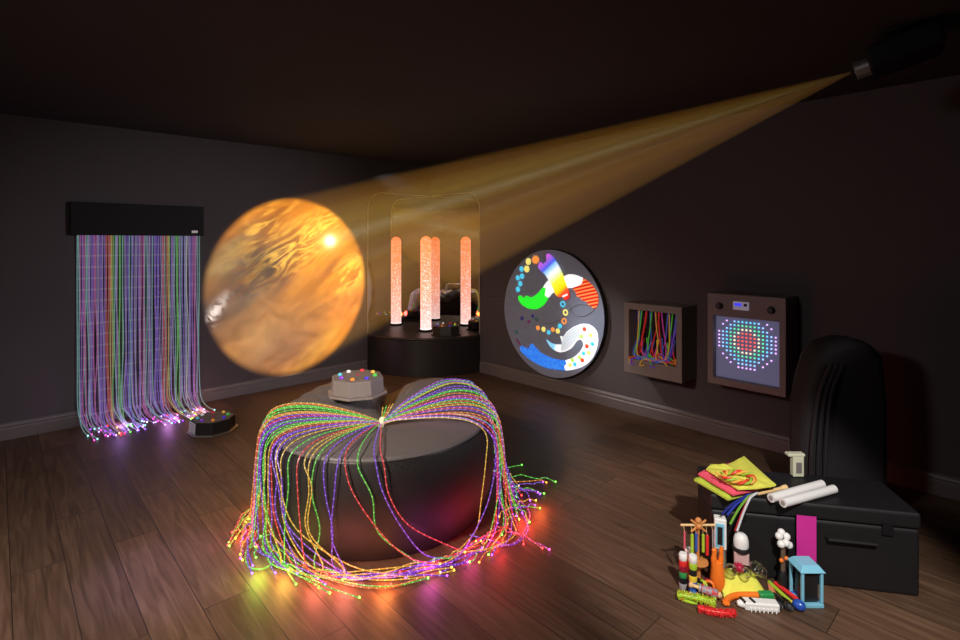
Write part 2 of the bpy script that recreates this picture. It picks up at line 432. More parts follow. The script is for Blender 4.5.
def strand(phi, col, rough_r=.02, drift=0., floor_len=.25, floor_dir=0., lift=.0, seed=0, tip=1, z_end=.008, flare=.05):
    rnd = random.Random(seed)
    def pol(th, r_, z): a = math.radians(th); return Vector((PC.x, PC.y, 0)) + RX * (r_ * math.cos(a)) + FW * (r_ * math.sin(a)) + UP * z
    zt = lambda f: ztop(phi, f) + .012
    start = node + UP * (.452 + rnd.uniform(0, .02))
    p1 = start.lerp(pol(phi, PR * .5, 0), .42); p1.z = max(.470, zt(.32)) + .012 + lift * .5
    w1, w2, w3 = (rnd.uniform(-5, 5) for _ in range(3))
    cp = [start, p1,
          pol(phi, PR * .62, zt(.62) + .012 + lift), pol(phi, PR * .88, zt(.88) + .012 + lift),
          pol(phi + drift * .05, PR * 1.0 + rough_r * .7, zt(.92) - .035 + lift * .4),
          pol(phi + drift * .18 + w1 * .5, PR * 1.03 + rough_r, .34 + rnd.uniform(-.02, .02)),
          pol(phi + drift * .40 + w2 * .8, PR * 1.03 + rough_r + flare * .3, .18 + rnd.uniform(-.02, .02)),
          pol(phi + drift * .70 + w3, PR * 1.02 + rough_r + flare * .7, .05),
          pol(phi + drift, PR * 1.02 + rough_r + flare, z_end)]
    a = phi + drift; r_ = PR * 1.02 + rough_r + flare; n = 5
    da = math.degrees(floor_len * math.cos(math.radians(floor_dir)) / r_) / n
    dr = floor_len * math.sin(math.radians(floor_dir)) / n
    for i in range(n):
        a += da; r_ += dr + rnd.uniform(-.018, .018)
        cp.append(pol(a, max(PR * .99, r_), z_end + (rnd.uniform(0, .02) if i < n - 1 else 0)))
    pts = spline(cp, 5)
    mb = MB(); mb.tube(pts, .0028, 5); off = rl.uniform(0, .034); mb.t = {k_: v_ + off for k_, v_ in mb.t.items()}
    if tip: mb.ball(pts[-1] + UP * .002, .0045, 6, 1)
    return mb.build('strand', [SM[col], TM[col]], spray, SO)
sid = 0
rl = random.Random(3)
# left fall: outermost yellow / orange, then green, then violet
for i in range(30):
    u = i / 29; phi = 180 + 46 * u ** 1.15 + rl.uniform(-2, 2)
    col = ['yellow', 'orange', 'yellow', 'yellow', 'green', 'red', 'green', 'green', 'green', 'purple', 'green', 'yellow', 'orange', 'purple',
           'yellow', 'magenta', 'red', 'purple', 'purple', 'purple', 'green', 'green', 'purple', 'green', 'yellow', 'green', 'red', 'yellow', 'purple', 'purple'][i]
    dr = rl.uniform(-6, 14) + 14 * u
    strand(phi, col, rl.uniform(-.012, .02) * (1 - .5 * u), dr, rl.uniform(.08, .24) + .42 * u * rl.random(), rl.uniform(-5, 35) * (1 - .75 * u) + 4, rl.uniform(0, .018), 100 + i, 1, .008, rl.uniform(.015, .07))
# front, few strands
for i, (phi, col, dr, fln, fd) in enumerate([(232, 'yellow', 26, .50, 4), (238, 'green', 4, .25, 25), (243, 'red', 12, .35, 8), (246, 'yellow', 22, .45, 5), (252, 'green', 4, .15, 20), (256, 'purple', 12, .40, 10), (249, 'yellow', 10, .55, 4),
                                    (264, 'red', 40, .30, 3), (270, 'green', 26, .30, 4), (280, 'red', 34, .30, 8), (277, 'purple', 32, .35, 4), (262, 'purple', 8, .5, 8), (228, 'purple', 40, .4, 4), (222, 'purple', 50, .5, 3), (226, 'yellow', 60, .45, 5)]):
    strand(phi, col, .008, dr, fln, fd, .0, 300 + i, 1, .008, .03 + .012 * (i % 4))
# right fall
for i in range(36):
    u = i / 35; phi = -22 + 62 * u + rl.uniform(-2.5, 2.5)
    col = ['purple', 'magenta', 'yellow', 'red', 'purple', 'green', 'red', 'orange', 'purple', 'green', 'red', 'purple', 'yellow', 'green', 'orange', 'red', 'green', 'purple',
           'purple', 'red', 'green', 'purple', 'magenta', 'green', 'orange', 'purple', 'green', 'purple', 'yellow', 'green', 'purple', 'green', 'magenta', 'purple', 'green', 'magenta'][i]
    dr = -rl.uniform(4, 34) * (1 - .2 * u); fwd = rl.random() < .55
    strand(phi, col, rl.uniform(.012, .06), dr if fwd else dr * .2, rl.uniform(.10, .28), (180 - rl.uniform(-4, 22)) if fwd else rl.uniform(40, 150), .012 * (1 - abs(u - .6)) + rl.uniform(-.005, .02), 500 + i, 1, .008, rl.uniform(.02, .12))
# binding collar at the middle and short stray ends
col_ = MB(); col_.tube([node + UP * .456 + FW * -.02, node + UP * .476 + FW * .03], .016, 12)
col_.build('binding_collar', mat('pale_clear_sleeve', (.7, .68, .5), .3, emit=(.9, .85, .5), es=.35), spray, SO)
for i in range(4):
    mb = MB(); a = math.radians(60 + 12 * i)
    mb.tube(spline([node + UP * .47, node + UP * .50 + (RX * math.cos(a) + FW * math.sin(a)) * .05, node + UP * (.545 - .008 * i) + (RX * math.cos(a) + FW * math.sin(a)) * .10], 5), .003, 5)
    mb.build('strand', SM[['yellow', 'orange', 'green', 'yellow'][i]], spray, SO)
# loose yellow-green loops on the floor at the front left
lp = fl(258, 556)
for i, (pp, col) in enumerate([([(273, 533), (256, 540), (246, 552), (248, 566), (262, 569), (274, 560), (262, 548), (270, 542), (284, 566), (296, 584)], 'green'),
                               ([(268, 530), (282, 545), (300, 560), (330, 572), (370, 570), (410, 566), (440, 564)], 'yellow'),
                               ([(275, 545), (300, 565), (330, 578), (370, 586), (400, 585), (428, 578)], 'green'),
                               ([(290, 548), (310, 570), (345, 584), (385, 588), (420, 578), (440, 572)], 'orange'),
                               ([(276, 540), (292, 556), (320, 570), (356, 578), (400, 574), (450, 562), (482, 548)], 'purple'),
                               ([(262, 515), (246, 532), (236, 530), (228, 545)], 'red'), ([(258, 500), (246, 514), (240, 520), (236, 530)], 'orange'),
                               ([(505, 500), (512, 520), (515, 535), (490, 548), (465, 552)], 'yellow'), ([(520, 500), (530, 515), (518, 540), (495, 548)], 'magenta'),
                               ([(500, 480), (505, 510), (512, 505), (540, 508)], 'green'), ([(480, 545), (450, 556), (420, 568), (400, 572)], 'red'),
                               ([(470, 535), (490, 540), (512, 545), (528, 530), (522, 512)], 'purple')]):
    mb = MB(); pts = spline([fl(x, y, .009 + .004 * ((k * 7 + i) % 3)) for k, (x, y) in enumerate(pp)], 6)
    mb.tube(pts, .0028, 5); mb.ball(pts[-1], .0045, 6, 1)
    mb.build('strand', [SM[col], TM[col]], spray, SO)

# fibre optic curtain on the left wall
hd = .06
zt_ = wl(204, 207, hd).z; zb_ = wl(204, 236, hd).z; yr_ = wl(204, 220, hd).y
yl_ = yr_ - .95
hz = thing('fibre_optic_curtain', 'long black light box on the left wall with a curtain of violet glowing strands', 'fibre optic curtain', Vector((0, (yr_ + yl_) / 2, zb_)))
ho = hz.location
MB().box((hd / 2 + .001, (yr_ + yl_) / 2, (zt_ + zb_) / 2), (hd, yr_ - yl_, zt_ - zb_)).build('light_box', M['black'], hz, ho, bevel=.004, smooth=False)
for i in range(3):
    pz = wl(192.6 + 2.0 * i, 231.8, hd)
    MB().box((hd + .0015, pz.y, pz.z), (.002, .015, .022)).build('logo_mark', M['white'], hz, ho, smooth=False)
CM = {k: fibre_mat('curtain_glow_' + k, tuple(.62 * c + .16 for c in v), .30, .0, .09) for k, v in FC.items()}
CT = {k: mat('curtain_tip_' + k, v, .4, emit=v, es=3) for k, v in FC.items()}
rc = random.Random(11)
nst = 96
seq = ['lavender', 'purple', 'magenta', 'lavender', 'purple', 'lavender', 'red', 'red', 'yellow', 'green', 'lavender', 'green', 'green', 'lavender', 'purple', 'blue', 'white', 'lavender', 'purple', 'magenta', 'magenta', 'cyan']
for i in range(nst):
    y = yr_ - .035 - (yr_ - yl_ - .07) * (i + rc.uniform(-.3, .3)) / nst
    col = seq[(-1 - (i // 2)) % len(seq)] if rc.random() < .8 else rc.choice(['purple', 'lavender', 'magenta', 'cyan'])
    x0 = rc.uniform(.020, .048); out = rc.uniform(.10, .42); sw = rc.uniform(-.02, .10)
    mb = MB()
    pts = spline([(x0, y, zb_ + .01), (x0, y + rc.uniform(-.006, .006), zb_ * .7), (x0 + .005, y + rc.uniform(-.01, .01), zb_ * .4), (x0 + .012, y + rc.uniform(-.01, .012), .16),
                  (x0 + .05, y + sw * .3, .045), (x0 + .05 + out * .45, y + sw * .6, .009), (x0 + .05 + out, y + sw, .009)], 5)
    mb.tube(pts, .0036, 4); mb.ball(pts[-1], .006, 5, 1)
    mb.build('strand', [CM[col], CT[col]], hz, ho)

# ------------------------------------------------------------------ round tactile panel on the right wall
DC = Vector((1.955, 0, .766)); DR = .622; DT = .055
disc = thing('tactile_panel', 'round slate tactile panel with bright fish-tail shapes on the dark wall', 'wall panel', Vector((DC.x, 0, DC.z - DR)))
do = disc.location
ROTY = basis(Vector((1, 0, 0)), Vector((0, 0, 1)), Vector((0, -1, 0)))
MB().lathe([(DR - .004, .001), (DR, .005), (DR, DT - .006), (DR - .004, DT - .001)], DC, 96, ROTY).build('rim', M['slate_edge'], disc, do)
MB().lathe([(DR - .006, DT - .01), (DR - .006, DT), (1e-5, DT)], DC, 96, ROTY).build('felt_board', M['slate'], disc, do)
def q3(x, y): return wr(495 + x / 4.415, 240 + y / 4.415, DT)
def smooth_poly(pts, n=4):
    P = [Vector((x, y, 0)) for x, y in pts]; k = len(P); out = []
    for i in range(k):
        a, b, c, d = P[i - 1], P[i], P[(i + 1) % k], P[(i + 2) % k]
        if (b - c).length < 9: out.append(b); continue
        for j in range(n):
            t = j / n
            out.append(.5 * ((2 * b) + (c - a) * t * .6 + (6 * (c - b) - (2.4 * (c - a) * .5 + 1.2 * (d - b) * .5) ) * t * t * 1.0 + (-4 * (c - b) + 1.2 * (c - a) * .5 + 1.2 * (d - b) * .5) * t ** 3))
    return out
def applique(name, pts, m, h=.006, h0=.0005, label=None, sm=True):
    P = smooth_poly(pts) if sm else [Vector((x, y, 0)) for x, y in pts]
    mb = MB(); mb.prism([q3(v.x, v.y) + Vector((0, -h0, 0)) for v in P], (0, -h, 0))
    # triangulated caps keep the concave outline
    bm_faces = mb.f
    o = mb.build(name, m, disc, do, smooth=False)
    if label: o['label'] = label
    return o
def stripe_mat(name, a, b, scale, rot, es, distort=0.):
    m, nt, p_ = new_mat(name); L = nt.links
    tc = N(nt, 'ShaderNodeTexCoord'); mp = N(nt, 'ShaderNodeMapping'); mp.inputs['Rotation'].default_value = (0, rot, 0)
    L.new(tc.outputs['Object'], mp.inputs['Vector'])
    w = N(nt, 'ShaderNodeTexWave', bands_direction='Z'); w.inputs['Scale'].default_value = scale; w.inputs['Distortion'].default_value = distort
    L.new(mp.outputs[0], w.inputs['Vector'])
    c = ramp(nt, w.outputs['Color'], [(.4, a), (.6, b)])
    L.new(c, p_.inputs['Base Color']); L.new(c, p_.inputs['Emission Color']); p_.inputs['Emission Strength'].default_value = es
    return m
def rainbow_mat():
    m, nt, p_ = new_mat('rainbow_cloth'); L = nt.links
    a = q3(215, 85) - do; b = q3(318, 258) - do; dv = b - a; dv.y = 0
    tc = N(nt, 'ShaderNodeTexCoord')
    su = N(nt, 'ShaderNodeVectorMath', operation='SUBTRACT'); L.new(tc.outputs['Object'], su.inputs[0]); su.inputs[1].default_value = a
    dt = N(nt, 'ShaderNodeVectorMath', operation='DOT_PRODUCT'); L.new(su.outputs[0], dt.inputs[0]); dt.inputs[1].default_value = dv / dv.length_squared
    c = ramp(nt, dt.outputs['Value'], [(0, (.60, .10, .75)), (.10, (.35, .12, .80)), (.20, (.05, .12, .90)), (.30, (.40, .75, 1)), (.40, (1, 1, 1)), (.50, (.75, .95, .45)), (.58, (1, .92, .05)),
                                       (.76, (1, .78, .0)), (.86, (1, .10, .02)), (1, (.9, .02, .02))])
    L.new(c, p_.inputs['Base Color']); L.new(c, p_.inputs['Emission Color']); p_.inputs['Emission Strength'].default_value = .85
    return m
ES = .85
g_white = glow('uv_white', (1, 1, 1), ES); g_green = glow('uv_green', (.02, .88, .03), ES)
applique('green_fin', [(105, 262), (105, 247), (118, 247), (128, 256), (140, 246), (162, 254), (190, 236), (214, 208), (226, 214), (222, 240), (236, 256), (215, 288), (185, 305), (150, 302), (120, 285)], g_green, label='bright green tail fin')
applique('white_body', [(214, 209), (230, 185), (252, 168), (262, 160), (300, 164), (325, 152), (355, 154), (390, 169), (384, 190), (372, 200), (345, 210), (330, 212), (300, 212), (272, 226), (252, 236), (238, 254), (222, 244), (226, 214)], g_white, label='white middle of the band')
applique('striped_fin', [(390, 170), (415, 184), (440, 210), (455, 240), (457, 275), (448, 300), (432, 300), (424, 288), (416, 290), (405, 272), (385, 266), (376, 252), (364, 250), (358, 232), (345, 212), (372, 202), (386, 190)],
         stripe_mat('red_orange_stripes', (.62, .0, .0), (1, .26, .07), 10, .25, .62), label='red and orange striped fin')
applique('rainbow_tail', [(197, 126), (196, 110), (204, 98), (216, 106), (232, 92), (231, 66), (240, 60), (256, 72), (276, 100), (299, 145), (315, 190), (329, 230), (329, 256), (314, 264), (303, 250), (286, 252), (270, 238), (262, 215), (245, 182), (225, 152)], rainbow_mat(), h=.009, h0=.0068, label='rainbow striped tail crossing the band')
MB().prism([q3(x, y) + Vector((0, -.0165, 0)) for x, y in ((302, 246), (324, 236), (326, 243), (304, 253))], (0, -.002, 0)).build('white_bar', g_white, disc, do, smooth=False)
applique('white_tail', [(290, 424), (302, 428), (320, 405), (350, 383), (385, 370), (415, 372), (440, 388), (453, 410), (457, 445), (450, 480), (435, 515), (410, 545), (380, 562), (345, 572), (312, 575), (308, 556), (318, 546), (312, 532),
                        (345, 520), (365, 505), (380, 488), (390, 470), (392, 455), (385, 443), (375, 438), (360, 448), (340, 475), (315, 490), (290, 495), (266, 486), (268, 462), (298, 460)], g_white, label='curled white tail with coloured spots')
applique('pale_blue_tip', [(228, 440), (250, 456), (268, 461), (266, 487), (244, 468)], glow('uv_sky', (.25, .66, .95), ES), label='pale blue tail tip')
applique('scaled_patch', [(296, 462), (302, 432), (322, 407), (350, 386), (378, 376), (380, 420), (368, 432), (350, 450), (334, 472), (312, 486), (292, 488)], stripe_mat('pale_scales', (.88, .92, .98), (.42, .58, .74), 16, .9, .55, 6), h=.002, h0=.0068, label='pale grey scaled patch')
def blue_fur():
    m, nt, p_ = new_mat('blue_fur'); L = nt.links
    tc = N(nt, 'ShaderNodeTexCoord'); n = N(nt, 'ShaderNodeTexNoise'); n.inputs['Scale'].default_value = 90; n.inputs['Detail'].default_value = 4
    L.new(tc.outputs['Object'], n.inputs['Vector'])
    c = ramp(nt, n.outputs['Fac'], [(.3, (.004, .08, .62)), (.7, (.05, .30, .98))])
    L.new(c, p_.inputs['Base Color']); L.new(c, p_.inputs['Emission Color']); p_.inputs['Emission Strength'].default_value = ES
    return m
applique('blue_fin', [(312, 575), (280, 572), (240, 567), (200, 553), (160, 530), (130, 505), (112, 485), (118, 467), (132, 474), (148, 480), (158, 462), (164, 457), (176, 470), (200, 495), (230, 512), (265, 525), (300, 531), (312, 532), (318, 546), (308, 556)], blue_fur(), label='shaggy blue tail fin')
DM = {'cyan': glow('uv_cyan', (.08, .62, .90), .8), 'yellow': glow('uv_yellow', (.92, .80, .20), .8), 'orange': glow('uv_orange', (.95, .32, .06), .8), 'red': glow('uv_red', (.9, .08, .03), .8),
      'lime': glow('uv_lime', (.5, .8, .15), .8), 'navy': mat('navy_felt', (.03, .03, .16), .7, emit=(.04, .04, .25), es=.3), 'plum': mat('plum_felt', (.14, .02, .10), .7, emit=(.25, .03, .15), es=.3), 'teal': mat('teal_felt', (.02, .10, .09), .7, emit=(.03, .16, .14), es=.3)}
def dot(x, y, r, col, h0=.0005):
    c = q3(x, y); k = r / 4.415 / FPX * (c - CAM).dot(FW)
    o = MB().lathe([(k, h0), (k, h0 + .005), (k * .7, h0 + .009), (1e-5, h0 + .010)], c, 16, ROTY).build('dot', DM[col], disc, do)
    o['label'] = col + ' dot'
for x, y, r, c in [(148, 95, 15, 'yellow'), (141, 128, 15, 'yellow'), (118, 128, 12, 'cyan'), (120, 160, 12, 'cyan'), (101, 167, 11, 'cyan'), (112, 193, 12, 'cyan'), (102, 218, 12, 'cyan'),
                   (287, 380, 11, 'cyan'), (278, 402, 11, 'yellow'), (256, 396, 10, 'orange'), (238, 408, 10, 'cyan'), (215, 394, 11, 'yellow'), (190, 388, 10, 'orange'), (120, 345, 9, 'navy'), (150, 360, 8, 'plum'), (168, 335, 8, 'navy')]: dot(x, y, r, c)
for x, y, c in [(397, 393, 'red'), (425, 420, 'yellow'), (432, 458, 'cyan'), (408, 468, 'red'), (393, 500, 'cyan'), (416, 497, 'yellow'), (388, 530, 'red'), (376, 518, 'lime'), (355, 548, 'cyan'), (334, 551, 'yellow'), (345, 530, 'lime'), (384, 425, 'lime')]: dot(x, y, 9.5, c, .0066)
def ring_part(x, y, r, col, w=.21):
    c = q3(x, y); k = r / 4.415 / FPX * (c - CAM).dot(FW)
    o = MB().lathe([(k, .0005), (k, .006), (k * .8, .009), (k * (1 - 2 * w) , .006), (k * (1 - 2 * w), .0005)], c, 20, ROTY, cap=False).build('ring', DM[col], disc, do); o['label'] = col + ' ring'
for a in [(300, 283, 14, 'cyan'), (312, 320, 14, 'yellow'), (306, 358, 14, 'orange'), (95, 405, 9, 'teal'), (185, 350, 9, 'teal')]: ring_part(*a)
sun = MB(); cx, cy = 180, 87; pts = []
for i in range(20):
    a = 2 * PI * i / 20; r_ = 21 if i % 2 == 0 else 14
    pts.append(q3(cx + r_ * .85 * math.cos(a), cy + r_ * math.sin(a)) + Vector((0, -.0005, 0)))
sun.prism(pts, (0, -.006, 0)); sun.build('sun', DM['orange'], disc, do, smooth=False)['label'] = 'orange sunburst'
MB().prism([q3(x, y) + Vector((0, -.0005, 0)) for x, y in ((92, 436), (98, 436), (116, 462), (110, 464))], (0, -.004, 0)).build('streak', DM['plum'], disc, do, smooth=False)
# faint stitched outline
MB().tube(spline([q3(x, y) + Vector((0, -.002, 0)) for x, y in ((170, 345), (230, 370), (290, 350), (340, 300), (380, 285), (440, 300), (400, 335), (350, 330), (330, 285))], 8), .003, 5).build('stitched_outline', mat('dark_thread', (.16, .16, .19), .7), disc, do)

# ------------------------------------------------------------------ wall cabinets
BD = .25
def cabinet(x0, x1, z0, z1, t, side, bot, top, depth_in):
    """shell: frame around a recess, open to the room"""
    o = t.location; mb = MB(); d = BD
    f = [(x0, z0), (x1, z0), (x1, z1), (x0, z1)]; g = [(x0 + side, z0 + bot), (x1 - side, z0 + bot), (x1 - side, z1 - top), (x0 + side, z1 - top)]
    P = lambda p, y: Vector((p[0], -y, p[1]))
    vs = [P(p, .001) for p in f] + [P(p, d) for p in f] + [P(p, d) for p in g] + [P(p, d - depth_in) for p in g]
    fs = [(0, 1, 2, 3)] + [(i, (i + 1) % 4, 4 + (i + 1) % 4, 4 + i) for i in range(4)] + [(4 + i, 4 + (i + 1) % 4, 8 + (i + 1) % 4, 8 + i) for i in range(4)] + [(8 + i, 8 + (i + 1) % 4, 12 + (i + 1) % 4, 12 + i) for i in range(4)] + [(12, 13, 14, 15)]
    mb.add(vs, fs); return mb.build('cabinet_body', M['cab'], t, o, smooth=False, bevel=.006)
# fibre box
bx0, bx1, bz0, bz1 = 2.888, 3.375, .401, .969
fb = thing('fibre_box', 'small grey wall cabinet with coloured fibre strands hanging in its recess', 'wall cabinet', Vector(((bx0 + bx1) / 2, 0, bz0)))
cabinet(bx0, bx1, bz0, bz1, fb, .045, .115, .055, .17)
fo = fb.location
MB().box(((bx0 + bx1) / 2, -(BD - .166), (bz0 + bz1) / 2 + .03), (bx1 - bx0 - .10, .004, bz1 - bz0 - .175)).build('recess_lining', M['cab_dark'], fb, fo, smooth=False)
rf = random.Random(5); w_ = bx1 - bx0 - .11
fcol = ['blue', 'blue', 'yellow', 'green', 'red', 'red', 'blue', 'magenta', 'green', 'yellow', 'red', 'red', 'magenta', 'blue', 'purple', 'yellow', 'green', 'red', 'blue', 'purple']
HM = {k: mat('hanging_fibre_' + k, tuple(c * .7 for c in v), .4, emit=v, es=.10) for k, v in FC.items()}
for i, c in enumerate(fcol):
    x = bx0 + .055 + w_ * (i + .5) / len(fcol); zt2 = bz1 - .058; zf = bz0 + .118
    yb = -(BD - rf.uniform(.05, .14)); sx_ = rf.uniform(-.05, .05)
    ye = -(BD - rf.uniform(.0, .05)) if i % 3 else -(BD + .012)
    def cl(v): return min(max(v, bx0 + .056), bx1 - .056)
    e = rf.uniform(.05, .13) * (1 if i < 12 else -1)
    cp_ = [(x, yb, zt2), (cl(x + sx_ * .4), yb - .01, zt2 - .12), (cl(x + sx_), yb - .02, zt2 - .24), (cl(x + sx_ * 1.3), ye + .02, zf + .05), (cl(x + sx_ + e * .4), ye, zf + .016 + rf.uniform(0, .02)), (cl(x + sx_ + e), ye - .004, zf + .02), (cl(x + sx_ + e * 1.3), ye - .008, zf + rf.uniform(.0, .06) - (.03 if i % 3 == 0 else -.012))]
    MB().tube(spline(cp_, 5), .0045, 6).build('strand', HM[c], fb, fo)
for i in range(16):
    c = ['yellow', 'blue', 'red', 'green', 'purple', 'red', 'blue', 'yellow'][i % 8]; x = bx0 + .07 + (w_ - .03) * (i + .5) / 16; zf = bz0 + .118; sg = 1 if i % 2 else -1
    def cl(v): return min(max(v, bx0 + .058), bx1 - .058)
    y0 = -(BD - .10); yo = -(BD + .008 + .004 * (i % 3)) if i % 2 == 0 else -(BD - .02)
    dz_ = -.035 if i % 4 == 0 else .02
    MB().tube(spline([(cl(x), y0, zf + .14 + .01 * (i % 5)), (cl(x + .02 * sg), y0 - .02, zf + .06), (cl(x + .05 * sg), y0 - .05, zf + .012), (cl(x + .08 * sg), yo, zf + .010), (cl(x + .10 * sg), yo - .002, zf + (dz_ if yo < -BD else .03)), (cl(x + .065 * sg), yo - .004, zf + (dz_ * .8 if yo < -BD else .055))], 6), .0042, 6).build('strand', HM[c], fb, fo)
# led matrix panel
px0, px1, pz0, pz1 = 3.566, 4.072, .450, 1.093
lpn = thing('led_sound_panel', 'taupe wall cabinet with a round pattern of coloured LEDs, two knobs and a display', 'wall cabinet', Vector(((px0 + px1) / 2, 0, pz0)))
lo = lpn.location
cabinet(px0, px1, pz0, pz1, lpn, .040, .048, .158, .06)
yb = -(BD - .052)
scr = mat('frosted_blue_screen', (.16, .17, .23), .5, emit=(.15, .16, .31), es=.36)  # faint emission paints the glow of the LEDs on the panel
MB().box(((px0 + px1) / 2, yb, (pz0 + .048 + pz1 - .158) / 2), (px1 - px0 - .081, .004, pz1 - pz0 - .207)).build('screen', scr, lpn, lo, smooth=False)
lm = {k: glow('led_' + k, v, 1.6) for k, v in {'red': (1, .10, .07), 'cream': (.95, .85, .55), 'green': (.10, .75, .35), 'cyan': (.12, .60, .95), 'blue': (.30, .55, 1), 'violet': (.72, .42, .95)}.items()}
names = list(lm); leds = []; sp = (px1 - px0 - .08) / 16.2
ccx = (px0 + px1) / 2 - .006; ccz = pz1 - .158 - .165
for i in range(-8, 9):
    for j in range(-8, 9):
        r_ = math.hypot(i, j)
        if r_ > 7.35: continue
        k = 'red' if r_ < 2.7 else 'cream' if r_ < 3.25 else 'green' if r_ < 4.6 else 'cyan' if r_ < 5.6 else 'blue' if r_ < 6.35 else 'violet'
        if r_ < .5 : k = 'red'
        z = ccz + j * sp; x = ccx + i * sp
        if z > pz1 - .158 - .012 or abs(x - (px0 + px1) / 2) > (px1 - px0) / 2 - .052: continue
        if r_ > 6.35 and (i + j) % 2 and r_ < 6.9: continue
        leds.append((x, z, k))
leds.sort(key=lambda e: math.hypot(e[0] - ccx, e[1] - ccz))
for x, z, k in leds[:100]:
    o = MB().box((x, yb - .005, z), (.0092, .006, .0092)).build('led', lm[k], lpn, lo, smooth=False); o['label'] = k + ' LED'
rest = MB()
for x, z, k in leds[100:]: rest.box((x, yb - .005, z), (.0092, .006, .0092), None, names.index(k))
o = rest.build('outer_leds', [lm[k] for k in names], lpn, lo, smooth=False); o['kind'] = 'stuff'
for fx in (.17, .83):
    cxk = px0 + (px1 - px0) * fx; k = MB()
    k.lathe([(.026, .0005), (.026, .006), (.021, .008), (.019, .026), (.016, .029), (1e-5, .029)], (cxk, -BD, pz1 - .086), 24, ROTY)
    kn = k.build('knob', M['darkbody'], lpn, lo)
    MB().box((cxk, -BD - .0296, pz1 - .078), (.004, .001, .016)).build('pointer', M['cab'], kn, lo, smooth=False)
dx, dz = (px0 + px1) / 2 - .022, pz1 - .074
MB().box((dx, -BD - .005, dz), (.105, .009, .058)).build('display', mat('display_bezel', (.36, .33, .36), .4, emit=(.5, .45, .6), es=.25), lpn, lo, smooth=False, bevel=.004)
MB().box((dx - .018, -BD - .0100, dz + .008), (.046, .002, .020)).build('readout', glow('blue_readout', (.05, .06, .95), .9), lpn, lo, smooth=False)
MB().box((dx + .030, -BD - .0100, dz + .008), (.020, .002, .018)).build('sensor_window', M['black'], lpn, lo, smooth=False)

# ------------------------------------------------------------------ projector (source of the beam)
PJ = dp(858, 70, 2.41)
AIM = wl(284.5, 287)
zdir = (PJ - AIM).normalized()                       # light looks along -zdir
xdir = UP.cross(zdir).normalized(); ydir = zdir.cross(xdir)
LB = basis(xdir, ydir, zdir)
pj = thing('ceiling_projector', 'dark projector hung from the ceiling, throwing the amber beam', 'projector', PJ)
b_ = MB(); b_.box(PJ + zdir * .17 + ydir * .005, (.24, .10, .26), LB); b_.build('housing', M['black'], pj, PJ, bevel=.012, smooth=False)
MB().lathe([(1e-5, .030), (.034, .030), (.034, 0), (.042, 0), (.042, .055)], PJ - zdir * .012, 24, LB).build('lens', M['chrome'], pj, PJ)
top = PJ + zdir * .17 + ydir * .055
MB().tube([top, Vector((top.x, top.y, H - .012))], .014, 12).build('bracket', M['black'], pj, PJ)
MB().lathe([(.05, 0), (.05, .012)], (top.x, top.y, H - .013), 24).build('ceiling_plate', M['black'], pj, PJ)

def luv(p):
    v = p - PJ; l = Vector((v.dot(xdir), v.dot(ydir), v.dot(zdir))); return (l.x / -l.z, l.y / -l.z)
def puv(x, y): return luv(wl(x, y))
L0, L1, T0, T1 = puv(200, 287), puv(367, 287), puv(284.5, 196), puv(284.5, 378.5)
uc = ((L0[0] + L1[0]) / 2, (T0[1] + T1[1]) / 2); ru = abs(L1[0] - L0[0]) / 2; rv = abs(T1[1] - T0[1]) / 2
sgn = 1 if L1[0] > L0[0] else -1

